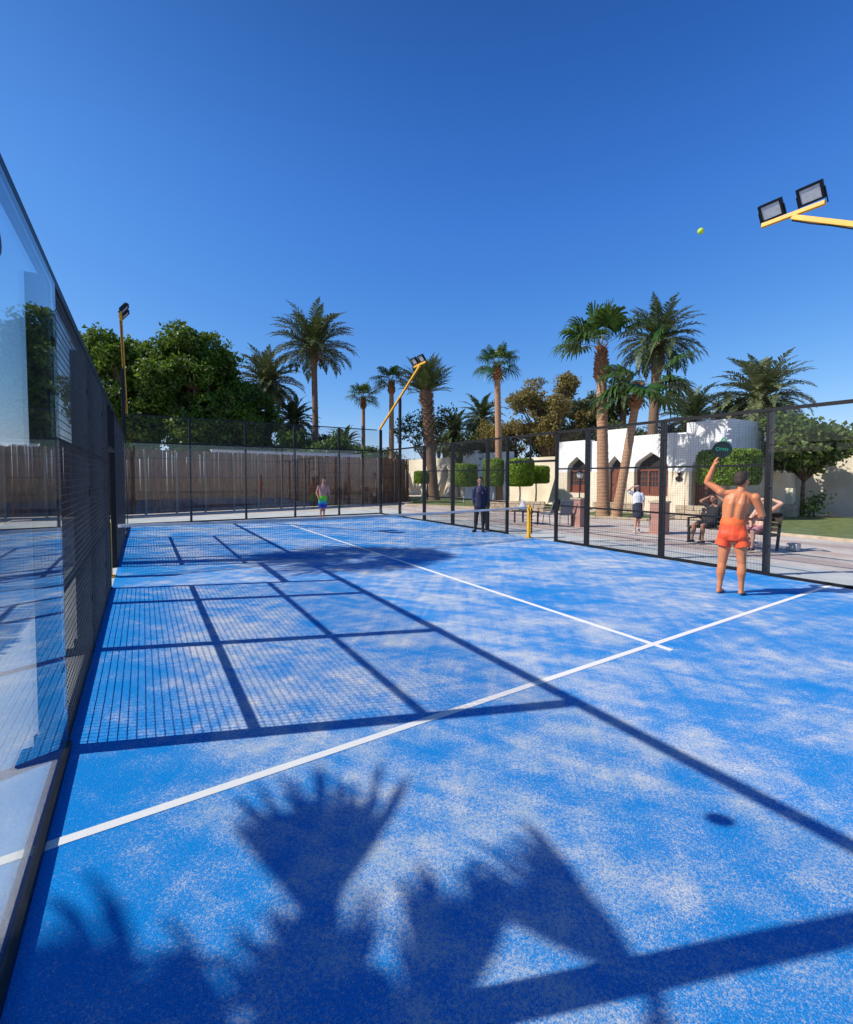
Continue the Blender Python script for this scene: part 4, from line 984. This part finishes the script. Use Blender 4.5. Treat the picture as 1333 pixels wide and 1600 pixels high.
class Fig:
    """joints given as (a, f, z): a = metres to the right in the picture, f = metres away from the camera"""
    def __init__(s, P, n=None):
        s.P = Vector((P[0], P[1], 0))
        v = Vector((P[0]-.4466, P[1]-.2926, 0)) if n is None else Vector((*n, 0)); s.n = v.normalized(); s.r = Vector((s.n.y, -s.n.x, 0))
    def w(s, p): return s.P+s.r*p[0]+s.n*p[1]+Vector((0, 0, p[2]))
    def d(s, p): return s.r*p[0]+s.n*p[1]+Vector((0, 0, p[2]))
    def tube(s, mb, pts, rads, wdir=None, n=14, cap=True): mb.tube([s.w(p) for p in pts], rads, n, s.d(wdir) if wdir else None, cap)
    def arm(s, mb, sh, el, wr, k=1.0, add=0):
        sh, el, wr = Vector(sh), Vector(el), Vector(wr)
        s.tube(mb, [sh, sh.lerp(el, .3), sh.lerp(el, .7), el], [(.056*k+add), (.053*k+add), (.045*k+add), (.040*k+add)])
        if wr is not None: s.tube(mb, [el, el.lerp(wr, .25), el.lerp(wr, .65), wr], [(.041*k+add), (.044*k+add), (.034*k+add), (.026*k+add)])
    def leg(s, mb, hip, kn, an, toe, k=1.0, foot=True, add=0):
        hip, kn, an, toe = map(Vector, (hip, kn, an, toe)); back = Vector((toe-an)); back.z = 0
        back = -back.normalized() if back.length > 0 else Vector((0, -1, 0))
        s.tube(mb, [hip, hip.lerp(kn, .3), hip.lerp(kn, .7), kn], [.088*k+add, .083*k+add, .064*k+add, .053*k+add])
        s.tube(mb, [kn, kn.lerp(an, .22)+back*.012, kn.lerp(an, .38)+back*.016, kn.lerp(an, .7), an], [.052*k+add, .056*k+add, .056*k+add, .037*k+add, .031*k+add])
        if foot:
            heel = an+back*.045; heel.z = an.z-.05; m = an.lerp(toe, .55); m.z = (an.z+toe.z)/2-.015
            sd = Vector((toe-an)).cross(Vector((0, 0, 1))).normalized()
            s.tube(mb, [heel, an*.6+m*.4-Vector((0, 0, .03)), m, toe], [(.034, .03), (.038, .035), (.043, .026), (.036, .015)], tuple(sd))
            for i, (o, l) in enumerate(((-.026, .03), (-.011, .034), (.003, .03), (.016, .025), (.028, .016))):
                b = toe+sd*o; e = b+(toe-m).normalized()*l*1.0; e.z = b.z-.002; s.tube(mb, [b, e], [.0105, .009], n=8)
    def hand(s, mb, wr, dr, nrm, curl=.35, k=1.0, thumb=1, spread=.0):
        """dr = direction of the hand, nrm = palm normal (the way the fingers curl)"""
        wr = Vector(wr); dr = Vector(dr).normalized(); nrm = Vector(nrm); nrm = (nrm-dr*nrm.dot(dr)).normalized(); sd = dr.cross(nrm)*thumb
        pe = wr+dr*.092*k
        s.tube(mb, [wr, wr+dr*.03*k, wr+dr*.07*k, pe], [(.024*k, .019*k), (.034*k, .017*k), (.041*k, .015*k), (.040*k, .012*k)], tuple(sd))
        for i, (o, L) in enumerate(((-.030, .058), (-.010, .074), (.010, .080), (.030, .070))):
            o = -o; b = wr+dr*.082*k+sd*o*k; ang = 0; p = b; pts = [b]
            dd = (dr+sd*o*spread*10).normalized()
            for j, f in enumerate((.45, .32, .23)):
                ang += curl*(.8+.15*i*(1)); q = dd*math.cos(ang)+nrm*math.sin(ang); p = p+q*L*f*k*1.05; pts.append(p)
            s.tube(mb, pts, [.0095*k, .009*k, .0083*k, .007*k], n=8)
        b = wr+dr*.025*k+sd*.03*k; t1 = b+(dr*.55+sd*.75+nrm*.25).normalized()*.036*k; t2 = t1+(dr*.85+sd*.25+nrm*.4).normalized()*.034*k
        s.tube(mb, [b, t1, t2], [.014*k, .011*k, .009*k], n=8)
    def head(s, mb, c, face, k=1.0, tilt=(0, 0, 1)):
        """c = centre of the head, face = direction the face looks"""
        c = Vector(c); F = Vector(face).normalized(); U = Vector(tilt); U = (U-F*U.dot(F)).normalized(); S = F.cross(U)
        R0 = Matrix((S, F, U)).transposed(); W = Matrix((s.r, s.n, Vector((0, 0, 1)))).transposed(); R = W @ R0
        def E(o, r): mb.ell(s.w(c+S*o[0]*k+F*o[1]*k+U*o[2]*k), tuple(x*k for x in r), R)
        E((0, -.012, .030), (.077, .096, .088)); E((0, .022, -.035), (.062, .070, .078)); E((0, .055, -.088), (.030, .028, .024))
        E((0, .088, .012), (.045, .014, .012)); E((0, .094, -.022), (.013, .020, .022)); E((0, .104, -.034), (.015, .014, .010)); E((0, .082, -.062), (.024, .013, .008))
        for q in (-1, 1): E((q*.078, -.004, -.012), (.010, .022, .032)); E((q*.045, .055, -.028), (.022, .024, .022))
        return (c, S, F, U, R, k)
    def face(s, H, parent):
        c, S, F, U, R, k = H; m = MB()
        for q in (-1, 1): m.ell(s.w(c+S*q*.031*k+F*.0865*k-U*.002*k), (.0125*k, .008*k, .0055*k), R, 10, 7)
        m.build('eyes', M_eye, parent, True)
        m = MB()
        for q in (-1, 1): m.ell(s.w(c+S*q*.031*k+F*.093*k+U*.019*k), (.019*k, .006*k, .0035*k), R, 10, 7)
        m.build('eyebrows', M_hair, parent, True)
        m = MB(); m.ell(s.w(c+F*.0905*k-U*.062*k), (.023*k, .008*k, .0055*k), R, 10, 7); m.build('lips', M_lip, parent, True)
    def hair(s, H, parent, mat, long=0, vox=.009):
        c, S, F, U, R, k = H; m = MB()
        def E(o, r): m.ell(s.w(c+S*o[0]*k+F*o[1]*k+U*o[2]*k), tuple(x*k for x in r), R)
        E((0, -.022, .045), (.084, .098, .085)); E((0, -.045, -.005), (.078, .070, .075)); E((0, .04, .098), (.06, .045, .028))
        for q in (-1, 1): E((q*.060, -.02, .02), (.024, .055, .05))
        if long:
            E((0, -.06, -.09), (.085, .045, .11)); E((0, -.06, -.19), (.08, .04, .10))
            for q in (-1, 1): E((q*.075, -.0, -.09), (.028, .05, .12))
        return remesh(m, 'hair', mat, parent, vox, 2)
    def person(s, label, group=None): s.t = thing('person', label, 'person', tuple(s.P), group); return s.t

# --- man in orange shorts, seen from behind, holding the racket up
f = Fig((7.98, 3.66)); t = f.person('barefoot man in orange shorts seen from behind, holding a black racket up')
b = MB(); sp_ = (1, 0, 0)
hc = (.115, .0, 1.74)
f.tube(b, [(.02, .0, .86), (.02, 0, .95), (.015, -.0, 1.06), (.02, .01, 1.18), (.04, .015, 1.32), (.065, .01, 1.43), (.085, .005, 1.51), (.10, 0, 1.555)],
       [(.155, .11), (.165, .115), (.145, .10), (.150, .098), (.172, .11), (.178, .108), (.15, .085), (.07, .06)], (.97, 0, -.2), 20)
f.tube(b, [(.10, .0, 1.52), (.11, .0, 1.60), (.115, .01, 1.66)], [.062, .054, .052])
f.tube(b, [(-.12, .0, 1.535), (.09, 0, 1.562), (.26, .0, 1.485)], [(.048, .045), (.056, .05), (.048, .045)])        # shoulders and trapezius
for q in (-1, 1):     # back muscles either side of the spine, shoulder blades, lats
    f.tube(b, [(.02+q*.044, -.050, .94), (.025+q*.050, -.054, 1.2), (.05+q*.062, -.060, 1.38), (.085+q*.05, -.030, 1.50)], [.048, .052, .060, .05])
f.arm(b, (-.135, .0, 1.555), (-.335, .03, 1.70), (-.25, -.01, 1.955), 1.08)
b.ell(f.w((-.15, .0, 1.56)), (.065, .065, .062)); b.ell(f.w((.285, .0, 1.48)), (.066, .066, .07))
f.arm(b, (.285, .0, 1.47), (.375, .06, 1.22), (.27, .24, 1.13), 1.08)
f.hand(b, (-.25, -.01, 1.955), (.25, .0, .95), (.9, .3, -.1), .28, 1.08, thumb=-1)
f.hand(b, (.27, .24, 1.13), (-.6, .7, .1), (-.4, -.3, -.8), .5, 1.05)
H = f.head(b, hc, (.62, .78, -.05), 1.06)
f.leg(b, (-.065, .0, .88), (-.105, .01, .47), (-.135, .0, .085), (-.10, .13, .022), 1.08)
f.leg(b, (.105, .0, .88), (.145, .02, .48), (.145, .02, .095), (.175, .15, .022), 1.08)
f.tube(b, [(-.06, -.03, .93), (-.07, -.02, .82)], [.09, .085]); f.tube(b, [(.10, -.03, .93), (.105, -.02, .82)], [.09, .085])
body = remesh(b, 'body', M_skin_t, t, .0065, 14)
f.face(H, t); f.hair(H, t, M_hairb)
c = MB()
f.tube(c, [(.015, 0, 1.10), (.018, -.005, 1.0), (.02, -.012, .92), (.02, -.012, .83)], [(.163, .122), (.178, .13), (.190, .138), (.178, .12)], sp_, 20, False)
f.tube(c, [(-.065, -.005, .93), (-.085, -.0, .83), (-.108, .0, .735)], [(.100, .112), (.104, .114), (.109, .118)], sp_, 18, False)
f.tube(c, [(.11, -.005, .93), (.125, .0, .83), (.148, .0, .735)], [(.098, .112), (.103, .114), (.108, .118)], sp_, 18, False)
c.ell(f.w((.022, -.01, .85)), (.11, .105, .075))
for q, x in ((-1, -.065), (1, .11)): c.ell(f.w((x, -.042, .91)), (.100, .104, .115))
sh = remesh(c, 'shorts', M_orange, t, .008, 7)
wb = MB(); f.tube(wb, [(.015, -.003, 1.075), (.015, -.003, 1.098)], [(.166, .126), (.165, .124)], sp_, 24); wb.build('waistband', simple('orange_waistband', (.90, .16, .03), rough=.7), sh, True)

# racket held by that man
rk = thing('racket', 'black racket with green ring logo and white grip held up by the orange shorts man', 'racket', tuple(f.w((-.14, -.03, 2.2))))
n_ = f.d((-.15, -.97, -.18)); upv = f.d((.14, -.05, 1))
hc2 = Vector(f.w((-.145, -.05, 2.205)))
upn = (upv-n_.normalized()*upv.dot(n_.normalized())).normalized(); xs_ = upn.cross(n_.normalized())
def rk_p(x, y, o=0): return hc2+xs_*x+upn*y+n_.normalized()*o
outer = []; 
for i in range(36):
    a = 2*math.pi*i/36; x = .122*math.sin(a); y = .114*math.cos(a); x *= 1-.10*max(0, math.cos(a)); outer.append((x, y))
m = MB(); n0 = len(outer); vs = [rk_p(x, y, -.018) for x, y in outer]+[rk_p(x, y, .018) for x, y in outer]
m.add(vs, [tuple(range(n0)), tuple(range(n0, 2*n0))[::-1]]+[(i, i+n0, (i+1) % n0+n0, (i+1) % n0) for i in range(n0)]); m.build('head', simple('racket_black', (.015, .022, .022), rough=.35), rk)
m = MB()
for i in range(n0):
    p, q = outer[i], outer[(i+1) % n0]; m.bar(rk_p(p[0]*1.02, p[1]*1.02), rk_p(q[0]*1.02, q[1]*1.02), .012, .042, up=tuple(n_))
m.build('rim', simple('racket_rim', (.01, .03, .028), rough=.3), rk)
m = MB()
for q in (-1, 1): m.bar(rk_p(q*.045, .094), rk_p(q*.012, .175), .016, .03, up=tuple(n_))
m.build('throat', simple('racket_green', (.03, .42, .12), rough=.35), rk)
m = MB(); m.tube([rk_p(0, .165), rk_p(0, .20), rk_p(0, .285), rk_p(0, .30)], [.015, .017, .0175, .020], 10); m.build('grip', M_tape, rk, True)
M_logo = simple('racket_logo', (.03, .42, .26), rough=.4)
m = MB()
for i in range(20):
    a, b2_ = 2*math.pi*i/20, 2*math.pi*(i+1)/20; m.bar(rk_p(-.055+.024*math.cos(a), .0+.024*math.sin(a), .0195), rk_p(-.055+.024*math.cos(b2_), .024*math.sin(b2_), .0195), .006, .002, up=tuple(n_))
m.build('logo', M_logo, rk)
m = MB()
for i in range(4): m.bar(rk_p(-.015+.028*i, -.018, .0195), rk_p(-.015+.028*i, .018, .0195), .006, .002, up=tuple(n_)); m.bar(rk_p(-.015+.028*i, .018-.012*(i % 2), .0197), rk_p(.002+.028*i, .018-.012*(i % 2), .0197), .006, .002, up=tuple(n_))
m.build('lettering', M_logo, rk)
m = MB()
for ix in range(-4, 5):
    for iy in range(-4, 5):
        if (ix*ix+iy*iy) < 17 and abs(iy) > 1: m.disc(rk_p(ix*.022, iy*.022, .0188), .0045, n_, .001, 8)
m.build('holes', M_dark, rk)

def clothed_standing(P, label, pose):
    pass
# --- man in dark tracksuit (hands behind his back)
f = Fig((9.67, 11.81)); t = f.person('man in navy tracksuit standing by the fence behind the net')
b = MB(); H = f.head(b, (-.05, -.02, 1.66), (.05, -1, -.03), 1.03); f.tube(b, [(-.04, .0, 1.42), (-.05, -.005, 1.58)], [.058, .052])
for q, x, y in ((-1, -.22, -.02), (1, .15, -.02)): f.hand(b, (x, y, .80), (0.02*q, -.05, -1), (-q, 0, 0), .4, 1.0, thumb=q)
f.tube(b, [(-.22, -.02, .86), (-.22, -.02, .78)], [.03, .027]); f.tube(b, [(.15, -.02, .86), (.15, -.02, .78)], [.03, .027]); f.tube(b, [(-.045, 0, 1.2), (-.04, 0, 1.44)], [.1, .07])
f.tube(b, [(-.22, -.02, .84), (-.23, .0, 1.1), (-.2, 0, 1.36), (-.045, 0, 1.38), (.12, 0, 1.36), (.155, 0, 1.1), (.15, -.02, .84)], [.028]*7)
remesh(b, 'body', M_skin_b, t, .008, 3); f.face(H, t); f.hair(H, t, M_hair)
c = MB(); f.tube(c, [(-.04, 0, .80), (-.04, 0, .95), (-.04, 0, 1.15), (-.04, 0, 1.32), (-.04, 0, 1.41), (-.04, 0, 1.465)], [(.185, .125), (.178, .12), (.175, .118), (.19, .115), (.16, .09), (.075, .065)], sp_, 20)
f.arm(c, (-.215, 0, 1.37), (-.25, .02, 1.10), (-.22, -.02, .86), 1.2, .008); f.arm(c, (.135, 0, 1.37), (.175, .02, 1.10), (.15, -.02, .86), 1.2, .008)
jk_ = remesh(c, 'jacket', M_navy, t, .009, 3)
m = MB(); m.box(f.w((-.12, -.125, 1.30)), (.05, .012, .03), Matrix.Rotation(.9, 3, 'Z')); m.box(f.w((.03, -.127, 1.27)), (.03, .012, .035), Matrix.Rotation(.9, 3, 'Z')); m.build('badge', M_whitec, jk_)
m = MB(); f.tube(m, [(-.045, -.118, 1.32), (-.042, -.128, 1.1), (-.04, -.132, .84)], [.005]*3, n=6); m.build('zip', M_wire, jk_)
c = MB(); f.tube(c, [(-.04, 0, .93), (-.04, 0, .80)], [(.165, .115), (.175, .12)], sp_, 18)
f.leg(c, (-.13, 0, .86), (-.17, .0, .46), (-.19, 0, .09), (-.2, -.14, .03), 1.15, False, .008); f.leg(c, (.05, 0, .86), (.06, .0, .46), (.05, .0, .09), (.02, -.14, .03), 1.15, False, .008)
remesh(c, 'trousers', M_trousers, t, .009, 3)
for (x, dx) in ((-.19, -.06), (.05, .0)):
    m = MB(); f.tube(m, [(x, .05, .045), (x+dx*.3, -.03, .05), (x+dx, -.13, .04), (x+dx*1.3, -.18, .033)], [(.038, .04), (.043, .045), (.047, .034), (.038, .026)], sp_, 14); m.build('shoe', M_blackc, t, True)

# --- far man in green and blue shorts
f = Fig((6.92, 19.35)); t = f.person('shirtless man in green and blue shorts standing before the far glass wall')
b = MB(); H = f.head(b, (.11, -.03, 1.62), (.35, -.9, -.15), 1.02); f.tube(b, [(.085, 0, 1.42), (.105, -.01, 1.55)], [.062, .055])
f.tube(b, [(.07, 0, .85), (.07, -.01, .98), (.075, -.03, 1.12), (.085, -.01, 1.28), (.09, 0, 1.38), (.09, 0, 1.45)], [(.16, .12), (.165, .135), (.165, .14), (.18, .12), (.15, .09), (.07, .06)], sp_, 18)
f.arm(b, (-.09, 0, 1.36), (-.19, .03, 1.08), (-.12, -.10, .88), 1.1); f.arm(b, (.27, 0, 1.35), (.33, .03, 1.08), (.36, -.06, .86), 1.1)
f.hand(b, (-.12, -.10, .88), (.2, -.2, -1), (.8, .2, 0), .4, 1, 1); f.hand(b, (.36, -.06, .86), (.05, -.2, -1), (-1, 0, 0), .3, 1, -1)
f.leg(b, (.0, 0, .86), (-.01, -.02, .46), (-.03, .0, .09), (-.06, -.13, .022), 1.05); f.leg(b, (.15, 0, .86), (.12, .0, .46), (.11, .02, .09), (.15, -.11, .022), 1.05)
remesh(b, 'body', M_skin_r, t, .009, 3); f.face(H, t); f.hair(H, t, M_hairb)
def shorts_mat():
    m, tt, p = new_mat('green_blue_shorts'); g = N(tt, 'ShaderNodeNewGeometry'); sp = N(tt, 'ShaderNodeSeparateXYZ'); tt.links.new(g.outputs['Position'], sp.inputs[0])
    mr = N(tt, 'ShaderNodeMapRange'); mr.inputs[1].default_value = .45; mr.inputs[2].default_value = .95; tt.links.new(sp.outputs[2], mr.inputs[0])
    ff = mth(tt, 'ADD', mr.outputs[0], mth(tt, 'MULTIPLY', mth(tt, 'SUBTRACT', noise(tt, coords(tt), 9, 2), .5), .25))
    tt.links.new(ramp(tt, ff, [(.25, (.01, .06, .42)), (.45, (.02, .42, .5)), (.6, (.10, .62, .08)), (.9, (.22, .7, .03))]), p.inputs['Base Color']); return m
c = MB(); f.tube(c, [(.07, 0, .96), (.07, 0, .85), (.07, 0, .78)], [(.17, .14), (.185, .145), (.185, .14)], sp_, 18)
f.tube(c, [(-.01, 0, .86), (-.01, 0, .52)], [.105, .115]); f.tube(c, [(.14, 0, .86), (.14, 0, .52)], [.105, .115]); remesh(c, 'shorts', shorts_mat(), t, .010, 3)

# --- girl shading her eyes
f = Fig((13.86, 9.11)); t = f.person('girl in white top and navy skirt walking with one hand raised to her brow')
K = .96
b = MB(); H = f.head(b, (.02, -.0, 1.47), (.05, -1, -.05), .98); f.tube(b, [(.025, 0, 1.27), (.02, 0, 1.40)], [.045, .042])
f.tube(b, [(.04, 0, .85), (.035, 0, 1.02), (.03, 0, 1.2), (.025, 0, 1.28)], [(.13, .09), (.105, .08), (.13, .085), (.07, .05)], sp_, 16)
f.arm(b, (-.11, 0, 1.23), (-.255, -.06, 1.36), (-.10, -.13, 1.49), .82); f.hand(b, (-.10, -.13, 1.49), (.97, -.05, .12), (0, .3, -1), .15, .88, 1)
f.arm(b, (.16, 0, 1.22), (.215, .03, .99), (.20, -.06, .79), .80); f.hand(b, (.20, -.06, .79), (0, -.2, -1), (-1, 0, 0), .35, .88, -1)
f.leg(b, (-.02, 0, .82), (.0, -.05, .45), (-.02, -.03, .10), (-.04, -.15, .04), .82); f.leg(b, (.10, 0, .82), (.09, -.02, .46), (.08, .18, .16), (.09, .10, .05), .82)
remesh(b, 'body', M_skin_p, t, .008, 3); f.face(H, t); f.hair(H, t, M_hair, 1)
c = MB(); f.tube(c, [(.04, 0, .93), (.035, 0, 1.05), (.03, 0, 1.2), (.028, 0, 1.27), (.025, 0, 1.31)], [(.135, .10), (.125, .095), (.145, .10), (.11, .07), (.055, .05)], sp_, 18)
f.tube(c, [(-.11, 0, 1.25), (-.20, -.035, 1.32)], [.06, .062]); f.tube(c, [(.16, 0, 1.24), (.205, .02, 1.08)], [.055, .06]); remesh(c, 'blouse', M_whitec, t, .009, 3)
c = MB(); f.tube(c, [(.04, 0, .97), (.045, 0, .88), (.055, 0, .7), (.06, -.0, .56)], [(.125, .10), (.15, .115), (.165, .13), (.16, .135)], sp_, 18); remesh(c, 'skirt', M_skirt, t, .009, 3)
for (x, y, z, dx) in ((-.02, -.03, .04, -.01), (.08, .16, .10, 0)):
    m = MB(); f.tube(m, [(x, y+.04, z), (x+dx, y-.04, z), (x+dx*2, y-.13, z-.005)], [(.036, .035), (.042, .04), (.034, .024)], sp_, 12); m.build('shoe', M_whitec, t, True)

# --- two sitters on the bench, facing the court
def seat_fig(s_along, label, skin, shirt, sleeves, hair, legs, armpose, cloth_name='tee_shirt', shmat=None):
    Q = BA+Bd*s_along; f = Fig((Q.x, Q.y), (Bn.x, Bn.y)); t = f.person(label, 'people sitting on the bench')
    b = MB(); f.tube(b, [(0, .05, .53), (0, .09, .68), (0, .15, .85), (0, .18, .98), (0, .185, 1.05)], [(.15, .12), (.14, .11), (.165, .11), (.15, .09), (.06, .05)], sp_, 18)
    f.tube(b, [(0, .18, 1.02), (0, .16, 1.13)], [.056, .05]); H = f.head(b, (0, .14, 1.21), (.1, -1, .05), 1.0)
    for q, (el, wr, hd) in zip((-1, 1), armpose): f.arm(b, (q*.165, .18, .98), el, wr, 1.0); f.hand(b, wr, hd, (-q*.4, -.6, -.4), .35, 1.0, q)
    for q, (kn, an) in zip((-1, 1), legs): f.leg(b, (q*.085, .02, .52), kn, an, (an[0]+.01*q, an[1]-.14, an[2]-.06), 1.0)
    remesh(b, 'body', skin, t, .008, 3); f.face(H, t); f.hair(H, t, hair)
    if shirt:
        c = MB(); f.tube(c, [(0, .05, .50), (0, .09, .66), (0, .15, .83), (0, .18, .96), (0, .185, 1.03)], [(.172, .145), (.165, .135), (.185, .13), (.165, .105), (.075, .065)], sp_, 18)
        for q, (el, wr, hd) in zip((-1, 1), armpose): e = Vector((q*.165, .18, .98)).lerp(Vector(el), .6); f.tube(c, [(q*.155, .18, .975), tuple(e)], [.07, .068])
        remesh(c, cloth_name, shirt, t, .009, 3)
    c = MB(); f.tube(c, [(0, .09, .54), (0, .03, .52)], [(.175, .12), (.175, .11)], sp_, 16)
    for q, (kn, an) in zip((-1, 1), legs): f.tube(c, [(q*.085, .04, .53), tuple(Vector((q*.085, .02, .52)).lerp(Vector(kn), .7))], [.105, .092])
    remesh(c, 'shorts', shmat or M_blackc, t, .010, 3)
    for q, (kn, an) in zip((-1, 1), legs):
        m = MB(); f.tube(m, [(an[0], an[1]+.05, an[2]-.045), (an[0], an[1]-.05, an[2]-.045), (an[0], an[1]-.16, an[2]-.055)], [(.04, .036), (.046, .036), (.04, .026)], sp_, 12); m.build('shoe', M_blackc, t, True)
    return f
seat_fig(.50, 'dark haired sitter in black t-shirt with both elbows raised at left end of bench', M_skin_b, M_blackc, 1, M_hair,
    [((-.13, -.42, .50), (-.18, -.42, .10)), ((.12, -.42, .50), (.08, -.36, .10))], [((-.36, .12, 1.12), (-.14, .13, 1.24), (.9, .3, .1)), ((.34, .14, 1.13), (.14, .15, 1.25), (-.9, .3, .1))])
seat_fig(1.80, 'fair skinned sitter with pink shorts, one arm behind head, at right end of bench', M_skin_p, None, 0, M_hairb,
    [((-.12, -.44, .52), (.05, -.40, .36)), ((.13, -.43, .50), (.10, -.40, .10))], [((-.24, .02, .74), (-.10, -.14, .62), (.3, -.9, 0)), ((.42, .12, 1.17), (.16, .17, 1.26), (-.9, .2, .1))], shmat=M_pink)
